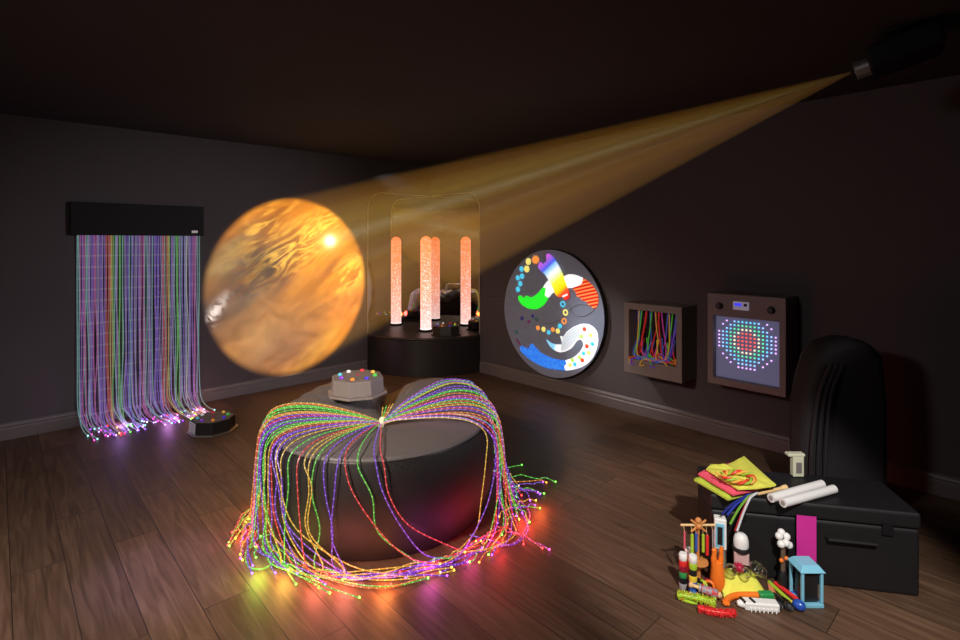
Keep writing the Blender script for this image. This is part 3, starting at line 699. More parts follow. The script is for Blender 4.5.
def projector_light():
    ld = bpy.data.lights.new('projector_light', 'SPOT'); ld.energy = PJ_POWER; ld.shadow_soft_size = 0.0
    ld.spot_size = 2 * math.atan(max(ru, rv) * 1.25); ld.spot_blend = .05
    ld.use_nodes = True; nt = ld.node_tree; L = nt.links
    em = nt.nodes['Emission']
    tc = N(nt, 'ShaderNodeTexCoord'); sx = N(nt, 'ShaderNodeSeparateXYZ'); L.new(tc.outputs['Normal'], sx.inputs[0])
    az = math_n(nt, 'ABSOLUTE', sx.outputs['Z'])
    u = math_n(nt, 'DIVIDE', math_n(nt, 'SUBTRACT', math_n(nt, 'DIVIDE', sx.outputs['X'], az), uc[0]), ru * sgn)
    v = math_n(nt, 'DIVIDE', math_n(nt, 'SUBTRACT', math_n(nt, 'DIVIDE', sx.outputs['Y'], az), uc[1]), rv)
    # u,v in -1..1 : right and up in the projected picture
    rad = math_n(nt, 'SQRT', math_n(nt, 'ADD', math_n(nt, 'MULTIPLY', u, u), math_n(nt, 'MULTIPLY', v, v)))
    mask = ramp(nt, rad, [(.915, (1, 1, 1)), (1.0, (0, 0, 0))], 'EASE')
    ca, sa = math.cos(math.radians(33)), math.sin(math.radians(33))
    s = math_n(nt, 'ADD', math_n(nt, 'MULTIPLY', u, ca), math_n(nt, 'MULTIPLY', v, sa))
    t = math_n(nt, 'SUBTRACT', math_n(nt, 'MULTIPLY', v, ca), math_n(nt, 'MULTIPLY', u, sa))
    def vec(a, b, ka, kb, off=0.):
        cb = N(nt, 'ShaderNodeCombineXYZ'); L.new(math_n(nt, 'MULTIPLY', a, ka), cb.inputs[0]); L.new(math_n(nt, 'MULTIPLY', b, kb), cb.inputs[1]); cb.inputs[2].default_value = off; return cb.outputs[0]
    def noise(vc, sc_=1., det=5., dis=0., rough=.5):
        n = N(nt, 'ShaderNodeTexNoise'); n.inputs['Scale'].default_value = sc_; n.inputs['Detail'].default_value = det; n.inputs['Distortion'].default_value = dis
        n.inputs['Roughness'].default_value = rough; L.new(vc, n.inputs['Vector']); return n.outputs['Fac']
    n1 = noise(vec(s, t, .7, 2.6, 3.1), 1.3, 6, .5, .45)
    base = ramp(nt, n1, [(.28, (.34, .105, .004)), (.42, (.62, .20, .006)), (.55, (.92, .33, .010)), (.70, (1.10, .50, .03))])
    def blob(cx, cy, rx, ry, ang=33, soft=1.0):
        a = math.radians(ang); du = math_n(nt, 'SUBTRACT', u, cx); dv = math_n(nt, 'SUBTRACT', v, cy)
        p = math_n(nt, 'ADD', math_n(nt, 'MULTIPLY', du, math.cos(a)), math_n(nt, 'MULTIPLY', dv, math.sin(a)))
        q = math_n(nt, 'SUBTRACT', math_n(nt, 'MULTIPLY', dv, math.cos(a)), math_n(nt, 'MULTIPLY', du, math.sin(a)))
        p = math_n(nt, 'DIVIDE', p, rx); q = math_n(nt, 'DIVIDE', q, ry)
        e = math_n(nt, 'ADD', math_n(nt, 'MULTIPLY', p, p), math_n(nt, 'MULTIPLY', q, q))
        return math_n(nt, 'EXPONENT', math_n(nt, 'MULTIPLY', e, -1.0))
    W = noise(vec(s, t, 2.2, 6.5, 8.7), 1.4, 6, 1.0)
    Wf = math_n(nt, 'MULTIPLY_ADD', W, 1.3); Wf.node.inputs[2].default_value = .35
    # grey-brown shade on the left, tan lower left, pinkish bottom
    base = mixc(nt, math_n(nt, 'MULTIPLY', blob(-.62, .0, .78, .34, 40), 1.35, True), base, (.080, .060, .046))
    base = mixc(nt, math_n(nt, 'MULTIPLY', blob(-.38, -.55, .52, .40, 30), .85), base, (.46, .28, .10))
    base = mixc(nt, math_n(nt, 'MULTIPLY', blob(-.05, -.68, .45, .30, 20), .75), base, (.36, .19, .09))
    base = mixc(nt, math_n(nt, 'MULTIPLY', blob(-.80, .28, .50, .14, 48), .75), base, (.45, .34, .12))
    base = mixc(nt, math_n(nt, 'MULTIPLY', blob(.75, -.25, .35, .28, 40), .65), base, (.95, .27, .05))
    base = mixc(nt, math_n(nt, 'MULTIPLY', blob(.20, -.40, .30, .20, 25), .5), base, (.48, .22, .05))
    # yellow filaments of cloud
    fil = noise(vec(s, t, 1.5, 5.6, 1.3), 1.5, 8, 1.2, .62)
    fm = ramp(nt, fil, [(.47, (0, 0, 0)), (.55, (1, 1, 1)), (.60, (.2, .2, .2)), (.70, (0, 0, 0))])
    zone = math_n(nt, 'ADD', blob(.22, .50, .62, .22, 30), math_n(nt, 'ADD', blob(.80, .05, .34, .18, 33), math_n(nt, 'MULTIPLY', blob(-.30, .75, .40, .14, 45), .7)), True)
    base = mixc(nt, math_n(nt, 'MULTIPLY', fm, math_n(nt, 'MULTIPLY', zone, 1.0)), base, (1.7, 1.0, .10))
    # darker brown streaks crossing right of centre
    dk = ramp(nt, noise(vec(s, t, 1.0, 5, 5.5), 1.5, 5, .8), [(.52, (0, 0, 0)), (.66, (1, 1, 1))])
    base = mixc(nt, math_n(nt, 'MULTIPLY', dk, .45), base, (.32, .11, .015))
    mot = ramp(nt, noise(vec(u, v, 1, 1.3, 6.6), 3.2, 6, .8, .6), [(.34, (.66, .64, .62)), (.52, (1, 1, 1)), (.68, (1.28, 1.30, 1.30))])
    base = mixc(nt, .85, base, mot, 'MULTIPLY')
    # the small sun and the pale cloud at the left rim
    su_, sv_ = ((puv(330, 241)[0] - uc[0]) / (ru * sgn), (puv(330, 241)[1] - uc[1]) / rv)
    base = mixc(nt, math_n(nt, 'MULTIPLY', blob(su_, sv_, .20, .14, 20), .75), base, (1.5, .95, .14))
    base = mixc(nt, blob(su_, sv_, .065, .058, 0), base, (2.4, 2.2, 1.6))
    wu, wv = ((puv(210, 318)[0] - uc[0]) / (ru * sgn), (puv(210, 318)[1] - uc[1]) / rv)
    wob = ramp(nt, noise(vec(u, v, 1, 1, 2.2), 7.0, 6, 1.2, .65), [(.40, (0, 0, 0)), (.54, (1, 1, 1))])
    base = mixc(nt, math_n(nt, 'MULTIPLY', blob(wu + .0, wv - .01, .21, .055, 55), wob), base, (1.25, 1.15, .95))
    col = mixc(nt, 1.0, base, mask, 'MULTIPLY')
    L.new(col, em.inputs['Color']); em.inputs['Strength'].default_value = 1.0
    lo_ = bpy.data.objects.new('projector_light', ld); C.objects.link(lo_)
    lo_.matrix_world = Matrix.Translation(PJ) @ LB.to_4x4()
    return lo_
PJ_POWER = 14500
projector_light()

# thin haze hanging where the beam passes
def haze():
    mb = MB(); n = 48; k = 1.0
    def pt(a, dist):
        u_ = uc[0] + ru * k * math.cos(a); v_ = uc[1] + rv * k * math.sin(a)
        return (xdir * u_ + ydir * v_ - zdir)
    near = []; far = []
    for i in range(n):
        dv = pt(2 * PI * i / n, 0); near.append(PJ + dv * .03)
        tt = (.004 - PJ.x) / dv.x; far.append(PJ + dv * tt)
    mb.add(near + far, [tuple(range(n)), tuple(range(n, 2 * n))] + [(i, (i + 1) % n, n + (i + 1) % n, n + i) for i in range(n)])
    m = bpy.data.materials.new('thin_haze'); m.use_nodes = True; nt = m.node_tree
    nt.nodes.remove(nt.nodes['Principled BSDF'])
    v = N(nt, 'ShaderNodeVolumeScatter'); v.inputs['Color'].default_value = (.80, .86, 1, 1); 
    tc = N(nt, 'ShaderNodeTexCoord'); ln = N(nt, 'ShaderNodeVectorMath', operation='LENGTH'); nt.links.new(tc.outputs['Object'], ln.inputs[0])
    nt.links.new(math_n(nt, 'MULTIPLY', math_n(nt, 'POWER', math_n(nt, 'DIVIDE', ln.outputs['Value'], 3.0), 1.4), HAZE), v.inputs['Density'])
    v.inputs['Anisotropy'].default_value = 0.0
    nt.links.new(v.outputs[0], nt.nodes['Material Output'].inputs['Volume'])
    o = mb.build('haze_beam', m, None, PJ)
    tag(o, 'amber shaft of projector light glowing in haze, from the ceiling to the planet', 'light beam', None, 'stuff')
HAZE = .025
haze()

# ------------------------------------------------------------------ black case, bag and what lies on the case
def Tz(p, y): return CAM.z + (HY - y) / FPX * (p - CAM).dot(FW)
def S(p): return (p - CAM).dot(FW) / FPX          # metres per photo pixel at that distance
CF, CL, CR, CK, CH = 0, 0, .80, .30, .345
CO = cs(1.019, 2.30); ca_, sa_ = math.cos(math.radians(12)), math.sin(math.radians(12))
KR = RX * ca_ - FW * sa_; KF = FW * ca_ + RX * sa_; KB = basis(KR, KF, UP)
def ck(x, y, z=0.): return CO + KR * x + KF * y + UP * z
case = thing('storage_case', 'black hard storage case with yellow cloths piled on its lid', 'case', ck((CL + CR) / 2, (CF + CK) / 2, 0))
co_ = case.location
def cbox(mb, x0, x1, y0, y1, z0, z1, mi=0): return mb.box(ck((x0 + x1) / 2, (y0 + y1) / 2, (z0 + z1) / 2), (x1 - x0, y1 - y0, z1 - z0), KB, mi)
blk = mat('black_case_shell', (.010, .009, .010), .5)
cbox(MB(), CL, CR, CF, CK, .001, CH - .07).build('body', blk, case, co_, bevel=.012, smooth=False)
cbox(MB(), CL - .004, CR + .004, CF - .004, CK + .004, CH - .066, CH).build('lid', blk, case, co_, bevel=.012, smooth=False)
hx = .545
MB().tube([ck(hx - .09, CF - .002, .21), ck(hx - .09, CF - .022, .21), ck(hx + .09, CF - .022, .21), ck(hx + .09, CF - .002, .21)], .007, 8).build('handle', blk, case, co_)
for x in (.12, .68):
    cbox(MB(), x - .02, x + .02, CF - .011, CF - .001, CH - .10, CH - .04).build('latch', M['black'], case, co_, bevel=.003, smooth=False)
bag = thing('soft_bag', 'tall black padded bag standing behind the black case', 'bag', cs(1.86, 2.82, 0))
mb = MB(); ol = [(1.71, .001), (1.70, .35), (1.705, .60), (1.725, .72), (1.76, .84), (1.82, .92), (1.92, .95), (2.04, .94), (2.12, .86), (2.15, .60), (2.15, .30), (2.14, .001)]
mb.prism([cs(x, 2.72, z) for x, z in ol], FW * .18)
mb.build('body', mat('black_nylon', (.016, .014, .015), .75, bump=.2, nscale=60), bag, bag.location, bevel=.05)
for k in range(3):
    MB().tube(spline([cs(1.72 + .035 * k, 2.71, .06), cs(1.72 + .035 * k, 2.70, .40), cs(1.755 + .03 * k, 2.70, .66), cs(1.82 + .03 * k, 2.71, .82)], 8), .011, 8).build('strap', M['darkbody'], bag, bag.location)

def cloth(name, label, pts, z, m, th=.016, sag=.004):
    P = [fl(x, y, z) for x, y in pts]; c = sum(P, Vector()) / len(P)
    n = 7; k = len(P); rim = []
    for i in range(k):
        for j in range(n): rim.append(P[i].lerp(P[(i + 1) % k], j / n))
    R_ = 6; vs = []; rr = random.Random(len(name) + int(z * 1000)); ph = rr.uniform(0, 6)
    for side in (1, 0):
        for q_ in range(R_ + 1):
            f = 1 - q_ / R_
            if side == 1: f = 1 - (1 - f) if True else f
            for i, v in enumerate(rim):
                a = c.lerp(v, f * (1 if side else 1)); e = math.sin(i * .9 + ph + 4 * f) * sag * f
                h = z if side == 0 else z + th
                if f > .99: h = z + th * (.28 if side == 0 else .72)
                elif side == 1: h += e + .3 * sag
                vs.append(Vector((a.x, a.y, h)))
    m_ = len(rim); fs = []
    mb = MB()
    A = R_ + 1
    for s_ in (0, 1):
        for q_ in range(R_):
            for i in range(m_):
                o = s_ * A * m_
                fs.append((o + q_ * m_ + i, o + q_ * m_ + (i + 1) % m_, o + (q_ + 1) * m_ + (i + 1) % m_, o + (q_ + 1) * m_ + i))
    for i in range(m_): fs.append((i, (i + 1) % m_, A * m_ + (i + 1) % m_, A * m_ + i))
    mb.add(vs, fs)
    bm_o = mb.build(name, m, None, Vector((c.x, c.y, z)))
    me = bm_o.data; bm = bmesh.new(); bm.from_mesh(me); bmesh.ops.remove_doubles(bm, verts=bm.verts[:], dist=1e-5); bmesh.ops.recalc_face_normals(bm, faces=bm.faces[:]); bm.to_mesh(me); bm.free()
    return tag(bm_o, label, 'cloth', 'scarves and cloths')
f_lime = mat('lime_cloth', (.52, .66, .06), .85, noise=.15, nscale=60, bump=.2, emit=(.52, .66, .06), es=.0)
f_yell = mat('yellow_cloth', (.78, .76, .10), .85, noise=.12, nscale=60, bump=.2)
f_pink = mat('pink_cloth', (.86, .10, .16), .85, noise=.1, nscale=60, bump=.2)
Z0 = CH + .001
cloth('folded_cloth', 'lime green folded cloth lying directly on the black case', [(694, 482), (702, 477), (744, 463), (776, 487), (752, 495), (728, 502)], Z0, f_lime, .019)
cloth('folded_cloth', 'hot pink folded cloth sandwiched between two yellow ones', [(698, 476), (703, 473), (745, 461), (771, 488), (752, 493), (733, 497)], Z0 + .025, f_pink, .017)
cloth('folded_cloth', 'bright yellow folded cloth on top of the pink one', [(706, 471), (711, 466), (727, 467), (744, 458), (776, 487), (758, 490), (738, 491)], Z0 + .048, f_yell, .014, .006)
# twisted ring on the cloth
tr = thing('twist_ring', 'green, red and orange twisted ring lying on the yellow cloth', 'toy', fl(738, 479, Z0 + .071))
tc_ = tr.location
for k, (c, ph) in enumerate((((.35, .55, .05), 0), ((.80, .06, .03), 2.1), ((.85, .45, .08), 4.2))):
    pts = [tc_ + RX * ((.062 + .008 * math.cos(5 * a + ph)) * math.cos(a)) + FW * ((.050 + .008 * math.cos(5 * a + ph)) * math.sin(a)) + UP * (.006 + .007 * math.sin(5 * a + ph) + .004) for a in [2 * PI * i / 60 for i in range(61)]]
    MB().tube(pts, .0052, 7).build('twisted_cord', mat('twist_%d' % k, c, .4), tr, tc_)
MB().tube(spline([tc_ + RX * -.058, tc_ + RX * -.075 + FW * .02 + UP * .012, tc_ + RX * -.085 + FW * .035 + UP * .016], 4), .004, 6).build('loose_end', bpy.data.materials['twist_2'], tr, tc_)
# ribbon stick
h0, h1 = fl(757, 494, Z0 + .012), fl(787, 487, Z0 + .022)
rs = thing('ribbon_stick', 'wooden handled stick with blue, green, red and white ribbons hanging off the case', 'ribbon stick', h0.lerp(h1, .5) - UP * .012)
ro = rs.location; dv = (h1 - h0)
MB().tube([h0, h0 + dv * .15, h0 + dv * .8, h0 + dv * .84, h0 + dv * .97, h1], [.006, .008, .0075, .011, .012, .006], 10).build('handle', M['palewood'], rs, ro)
for i, (c, (ex, ey)) in enumerate(zip(((.03, .06, .45), (.02, .03, .25), (.20, .45, .05), (.45, .02, .03), (.7, .7, .72)), ((727, 515), (722, 514), (730, 524), (735, 531), (737, 531)))):
    e = dp(ex, ey, 2.225 - .004 * i); m1 = dp(756 + (ex - 756) * .35, 494 + (ey - 494) * .14, 2.225 - .004 * i)
    cp_ = spline([h0 + dv * .05 + UP * .002 * i, m1.lerp(h0, .4) + UP * .006, m1, m1.lerp(e, .5) + UP * .008, e], 6)
    a = MB(); vs = []; n_ = len(cp_)
    for k, v in enumerate(cp_): vs += [v - RX * .0035 + UP * .0035, v + RX * .0035 - UP * .0035, v + RX * .0035 - UP * .0035 - FW * .0012, v - RX * .0035 + UP * .0035 - FW * .0012]
    a.add(vs, [(4 * k + j, 4 * k + (j + 1) % 4, 4 * k + 4 + (j + 1) % 4, 4 * k + 4 + j) for k in range(n_ - 1) for j in range(4)] + [(3, 2, 1, 0), tuple(4 * n_ - 4 + j for j in range(4))])
    a.build('ribbon', mat('ribbon_%d' % i, c, .5), rs, ro)
# white tubes, cream bracket
for i, (a, b, lab) in enumerate((((771, 498), (822, 484), 'white plastic tube on the case lid, the one farther back'), ((783, 503), (834, 489), 'white plastic tube on the case lid, the one in front'))):
    p0, p1 = fl(*a, CH + .020), fl(*b, CH + .020); mid = p0.lerp(p1, .5); mid.z = CH + .001
    t_ = thing('plastic_tube', lab, 'tube', mid, 0, 'white tubes on the case')
    MB().tube([p0, p1], .018, 20).build('shell', M['white'], t_, mid); d_ = (p0 - p1).normalized()
    MB().tube([p0 + d_ * .0002, p0 + d_ * .002], .010, 14).build('bore', mat('tube_bore_%d' % i, (.30, .29, .27), .6), t_, mid)
p0 = fl(797, 476, CH + .001)
cr = thing('plastic_bracket', 'cream plastic bracket standing on the case lid by the bag', 'bracket', p0)
s_ = S(p0)
MB().box(p0 + UP * .050, (.052, .03, .098), CB).build('upright', M['cream'], cr, p0, bevel=.005, smooth=False)
MB().box(p0 + UP * .104 + RX * -.010, (.080, .034, .014), CB).build('flange', M['cream'], cr, p0, bevel=.004, smooth=False)
MB().box(p0 + UP * .045 + FW * -.0156, (.026, .003, .050), CB).build('slot', M['cab'], cr, p0, smooth=False)
# magenta sheet against the case
ms = MB(); ms.box(ck(.372, -.020, .150), (.075, .004, .297), KB)
tag(ms.build('folder', mat('magenta_card', (.62, .03, .30), .5), None, ck(.372, -.020, .001), smooth=False), 'magenta card folder standing against the front of the black case', 'folder')

# ------------------------------------------------------------------ sensory toys on the floor
def T(name, label, cat, p, group='sensory toys on the floor'): return thing(name, label, cat, p, 0, group)
plast = {k: mat('toy_' + k, v, .35, coat=.3) for k, v in {'red': (.75, .03, .03), 'lime': (.42, .62, .04), 'blue': (.03, .10, .50), 'orange': (.90, .20, .02), 'pink': (.70, .12, .16), 'green': (.03, .30, .08), 'yellow': (.85, .62, .05),
         'white': (.85, .83, .80), 'black': (.012, .012, .013), 'sky': (.22, .55, .72), 'grey': (.35, .33, .33), 'maroon': (.25, .01, .03), 'deepblue': (.02, .08, .42)}.items()}
glass = bpy.data.materials.new('clear_plastic'); glass.use_nodes = True; gnt = glass.node_tree; gnt.nodes.remove(gnt.nodes['Principled BSDF'])
g_t = N(gnt, 'ShaderNodeBsdfTransparent'); g_t.inputs['Color'].default_value = (.93, .96, .88, 1); g_g = N(gnt, 'ShaderNodeBsdfGlossy'); g_g.inputs['Roughness'].default_value = .10
g_l = N(gnt, 'ShaderNodeLayerWeight'); g_l.inputs['Blend'].default_value = .45; g_m = N(gnt, 'ShaderNodeMixShader'); gnt.links.new(g_l.outputs['Facing'], g_m.inputs[0]); gnt.links.new(g_t.outputs[0], g_m.inputs[1]); gnt.links.new(g_g.outputs[0], g_m.inputs[2])
gnt.links.new(g_m.outputs[0], gnt.nodes['Material Output'].inputs['Surface'])
# chime stand
p = fl(698, 583); t = T('chime_stand', 'wooden chime stand with star top and hanging coloured tubes', 'chime', p); zs = Tz(p, 525); s_ = S(p)
MB().lathe([(.026, .001), (.026, .010), (.012, .018), (.010, .060), (.034, .084), (.042, .092), (.040, .098), (1e-5, .100)], p, 28).build('base', M['wood'], t, p)
MB().tube([p + UP * .09, p + UP * (zs - .004)], .0058, 10).build('pole', M['wood'], t, p)
MB().tube([p + UP * zs - RX * 17.5 * s_, p + UP * zs + RX * 17.5 * s_], .0050, 10).build('crossbar', M['palewood'], t, p)
for a in (38, 142, 218, 322, 270):
    dv = RX * math.cos(math.radians(a)) + UP * math.sin(math.radians(a))
    MB().tube([p + UP * zs - FW * .006, p + UP * zs + dv * 9.5 * s_ - FW * .006], [.0062, .0042], 8).build('spoke', M['wood'], t, p)
MB().ball(p + UP * (zs + .021) - FW * .004, .0135, 14).build('finial', M['wood'], t, p)
MB().ball(p + UP * zs - FW * .010, .013, 12).build('hub', M['wood'], t, p)
for x, y0, y1, c, r_ in ((683.5, 530, 547, 'pink', .0042), (691, 533, 552, 'lime', .0070), (695, 532, 549, 'blue', .0058), (702, 533, 550, 'lime', .0062), (706, 534, 553, 'red', .0070), (711.5, 529, 546, 'grey', .0030)):
    b = p + RX * (x - 698) * s_ - FW * .012; zt, z1 = Tz(p, y0), Tz(p, y1)
    o = MB().tube([b + UP * z1, b + UP * zt], r_, 10).build('chime_tube', plast[c], t, p); o['label'] = c + ' hanging tube'
    MB().tube([b + UP * zt, b + UP * (zs - .003) + FW * .012], .0009, 4).build('string', M['palewood'], t, p)
# timer tower
p = fl(720, 580); t = T('timer_tower', 'white and pale blue timer tower with a dark window, tallest toy beside the chime stand', 'liquid timer', p); z1, z0 = Tz(p, 517), Tz(p, 547)
MB().lathe([(.026, .001), (.026, .012), (.018, .018)], p, 24).build('base', plast['white'], t, p)
MB().box(p + UP * (z0 / 2 + .008), (.030, .030, z0 - .02), CB).build('stem', mat('pale_blue_clear', (.35, .62, .72), .15, trans=.5), t, p, bevel=.003, smooth=False)
RT = basis(RX * .94 - FW * .34, FW * .94 + RX * .34, UP)
MB().box(p + UP * (z0 + z1) / 2, (.048, .044, z1 - z0), RT).build('housing', plast['white'], t, p, bevel=.005, smooth=False)
fr = p + UP * (z0 + z1) / 2 + RT @ Vector((-.002, -.0225, -.004))
MB().box(fr, (.034, .004, (z1 - z0) * .78), RT).build('window_frame', plast['sky'], t, p, smooth=False, bevel=.001)
MB().box(fr + RT @ Vector((0, -.0025, 0)), (.020, .003, (z1 - z0) * .58), RT).build('window_glass', plast['black'], t, p, smooth=False)
MB().tube([p + RX * .024 + UP * .012, p + RX * .024 + UP * z0], .0028, 8).build('rod', M['chrome'], t, p)
# liquid bottles
def bottle(x, y, ytop, lab, bands, r_=.0165):
    p = fl(x, y); t = T('liquid_bottle', lab, 'bottle', p, 'banded liquid bottles'); h = Tz(p, ytop)
    k = len(bands)
    hb = h * .80
    for i, c in enumerate(bands):
        a0, a1 = .001 + hb * i / k, .001 + hb * (i + 1) / k
        pr_ = [(r_ * .96, a0 + .0002), (r_, a0 + .002), (r_, a1 - .002), (r_ * .96, a1)]
        o = MB().lathe(pr_, p, 20).build('band', plast[c], t, p); o['label'] = c + ' band'
    MB().lathe([(r_ * .90, hb + .001), (r_ * 1.02, hb + .004), (r_ * 1.02, h - .004), (r_ * .85, h)], p, 20).build('cap', plast['white'], t, p)
bottle(683, 588, 553, 'white capped bottle with red and green bands, at the left end of the toys', ['grey', 'black', 'green', 'maroon', 'red'])
bottle(693, 593, 555, 'white capped bottle with lime, black and blue bands, second of the bottles', ['blue', 'blue', 'yellow', 'black', 'lime'])
bottle(688.5, 577, 548, 'white capped red bottle half hidden behind the other two', ['maroon', 'red', 'red', 'red'], .015)
# orange pronged toy
p = fl(717.5, 590); t = T('prong_toy', 'glossy orange two-pronged rubber toy in front of the timer tower', 'toy', p); h = Tz(p, 549); q_ = Tz(p, 560)
b = MB(); b.lathe([(.022, .001), (.028, .02), (.030, .05), (.026, q_ - .03), (.020, q_ - .006), (1e-5, q_)], p, 20, Matrix.Diagonal(Vector((1, .8, 1)))); b.build('body', plast['orange'], t, p)
for sgn_ in (-1, 1):
    MB().tube(spline([p + RX * .012 * sgn_ + UP * (q_ - .03), p + RX * .015 * sgn_ + UP * (q_ + .01), p + RX * (.016 if sgn_ > 0 else .012) * sgn_ + UP * (h - .004), p + RX * .020 * sgn_ + UP * (h + .010 * sgn_)], 5), [.012] * 6 + [.0095] * 5 + [.008] * 4 + [.004], 10).build('prong', plast['orange'], t, p)
# glitter globe lamp
p = fl(741, 585); t = T('snow_globe_lamp', 'white domed globe lamp on a pale pink block with a dark flange', 'lamp', p); zt = Tz(p, 533); z2 = Tz(p, 546); z3 = Tz(p, 550); z4 = Tz(p, 562)
MB().lathe([(.045, .001), (.045, .010), (.034, .022), (.030, z4)], p, 6).build('foot', plast['black'], t, p, smooth=False)
MB().box(p + UP * (z4 + z3) / 2, (.058, .048, z3 - z4 - .001), RT).build('pink_chamber', mat('pale_pink_clear', (.72, .46, .44), .2, trans=.15), t, p, bevel=.004, smooth=False)
MB().lathe([(.034, z3), (.036, z3 + .004), (.036, z2 - .003), (.030, z2)], p, 24).build('flange', plast['black'], t, p)
MB().lathe([(.029, z2), (.030, z2 + .012), (.029, z2 + .028), (.024, zt - .010), (.015, zt - .002), (1e-5, zt)], p, 24).build('dome', mat('frosted_dome', (.78, .76, .73), .35), t, p)
# yellow square cloth on the floor and the balls on it
fcx = []
def draped(u, v):
    f0, f1 = fl(724, 597, .002), fl(768, 596, .002); b0, b1 = f0 + FW * .105 + RX * .006, f1 + FW * .100 - RX * .012
    prof_ = [(0, .002), (.10, .018), (.30, .050), (.42, .064), (.60, .068), (.85, .066), (.93, .050), (1, .010)]
    for (a0, h0_), (a1, h1_) in zip(prof_, prof_[1:]):
        if v <= a1: h = h0_ + (h1_ - h0_) * (v - a0) / (a1 - a0); break
    e = min(1, 6 * min(u, 1 - u)); q = f0.lerp(f1, u).lerp(b0.lerp(b1, u), v); q.z = h * (.35 + .65 * e) + .003 * math.sin(9 * u + 4 * v) * (v > .1); return q
nu, nv = 20, 16; vs = [draped(i / nu, j / nv) for j in range(nv + 1) for i in range(nu + 1)]
mb = MB(); mb.add(vs, [(j * (nu + 1) + i, j * (nu + 1) + i + 1, (j + 1) * (nu + 1) + i + 1, (j + 1) * (nu + 1) + i) for j in range(nv) for i in range(nu)])
o = mb.build('floor_cloth', f_yell, None, fl(746, 590, 0)); so_ = o.modifiers.new('thick', 'SOLIDIFY'); so_.thickness = .003; so_.offset = -1
tag(o, 'bright yellow cloth draped on the floor under the clear balls', 'cloth', 'scarves and cloths')
cloth('striped_strip', 'pink and orange strip of cloth at the right edge of the floor cloth', [(767, 584), (771, 584), (778, 598), (771, 599)], .002, mat('pink_orange_stripes', (.90, .24, .10), .8, noise=.5, nscale=180), .006, .001)
gb = [(731, 570, .025, 'clear ball at the left end of the yellow floor cloth'), (746, 573, .021, 'small clear ball at the front of the yellow floor cloth'), (756, 568, .029, 'largest clear ball on the yellow floor cloth'), (762, 572, .021, 'clear ball at the right end of the yellow floor cloth')]
for x, y, r_, lab in gb:
    c = fl(x, y, r_ + .070)
    tag(MB().ball(c, r_, 20).build('clear_ball', glass, None, c - UP * r_), lab, 'ball', 'clear balls')
c = fl(739, 568, .094); t = T('spiky_ball', 'dark red spiky ball between the clear balls', 'ball', c - UP * .024)
MB().ball(c, .020, 16).build('core', mat('ruby', (.42, .01, .04), .2, coat=.6), t, c - UP * .024)
sp_ = MB(); rnd = random.Random(2)
for i in range(46):
    d_ = Vector((rnd.gauss(0, 1), rnd.gauss(0, 1), rnd.gauss(0, 1))).normalized(); sp_.tube([c + d_ * .018, c + d_ * .0245], [.0032, .0008], 5)
sp_.build('spikes', bpy.data.materials['ruby'], t, c - UP * .024)
# wooden roller
a, b = fl(689, 584, .044), fl(722, 596, .026); d_ = b - a
t = T('massage_roller', 'wooden handled roller with red and grey checked drum', 'massage roller', fl(706, 590))
L_ = lambda f: a + d_ * f
MB().tube([L_(0), L_(.04), L_(.09), L_(.13), L_(.32)], [.006, .012, .011, .0065, .0075], 12).build('handle', M['palewood'], t, t.location)
MB().tube([L_(.30), L_(.36)], .016, 14).build('collar', plast['grey'], t, t.location)
def check_mat():
    m, nt, p_ = new_mat('red_grey_check'); tc = N(nt, 'ShaderNodeTexCoord'); c = N(nt, 'ShaderNodeTexChecker'); c.inputs['Scale'].default_value = 62
    c.inputs['Color1'].default_value = (.62, .05, .06, 1); c.inputs['Color2'].default_value = (.30, .28, .32, 1)
    nt.links.new(tc.outputs['Object'], c.inputs['Vector']); nt.links.new(c.outputs['Color'], p_.inputs['Base Color']); return m
MB().tube([L_(.37), L_(.39), L_(.60), L_(.84), L_(.87)], [.014, .0170, .0172, .0170, .014], 18).build('drum', check_mat(), t, t.location)
MB().tube([L_(.88), L_(.94), L_(1)], [.011, .012, .006], 12).build('end_knob', M['palewood'], t, t.location)
# twist puzzle and two yellow balls
p = fl(704, 592); t = T('bead_puzzle', 'tangle of dark, green and orange bead loops beside the bottles', 'toy', p); rnd = random.Random(9)
for i, c in enumerate(('black', 'lime', 'orange', 'black', 'yellow', 'maroon')):
    ce = p + RX * ((i % 3 - 1) * .022 + rnd.uniform(-.006, .006)) + FW * (.012 * (i // 3)) + UP * .026
    ax = Vector((rnd.uniform(-1, 1), rnd.uniform(-1, 1), rnd.uniform(-.4, 1))).normalized(); u_ = ax.orthogonal().normalized(); v_ = ax.cross(u_)
    pts = [ce + (u_ * math.cos(g) + v_ * math.sin(g)) * .017 for g in [2 * PI * j / 20 for j in range(21)]]
    MB().tube(pts, .0055, 7).build('loop', plast[c], t, p)['label'] = c + ' loop'
for x, y, lab in ((706, 583, 'yellow and blue ball behind the checked roller, the left one'), (711, 585, 'yellow and blue ball behind the checked roller, the right one')):
    c = fl(x, y, .0145); t = T('striped_ball', lab, 'ball', c - UP * .014, 'small two-tone balls')
    pr_ = [(max(1e-5, .0135 * math.sin(PI * i / 14)), -.0135 * math.cos(PI * i / 14)) for i in range(15)]
    MB().lathe(pr_, c, 16, mis=[1] * 3 + [0] * 11).build('ball_skin', [plast['yellow'], plast['deepblue']], t, t.location)
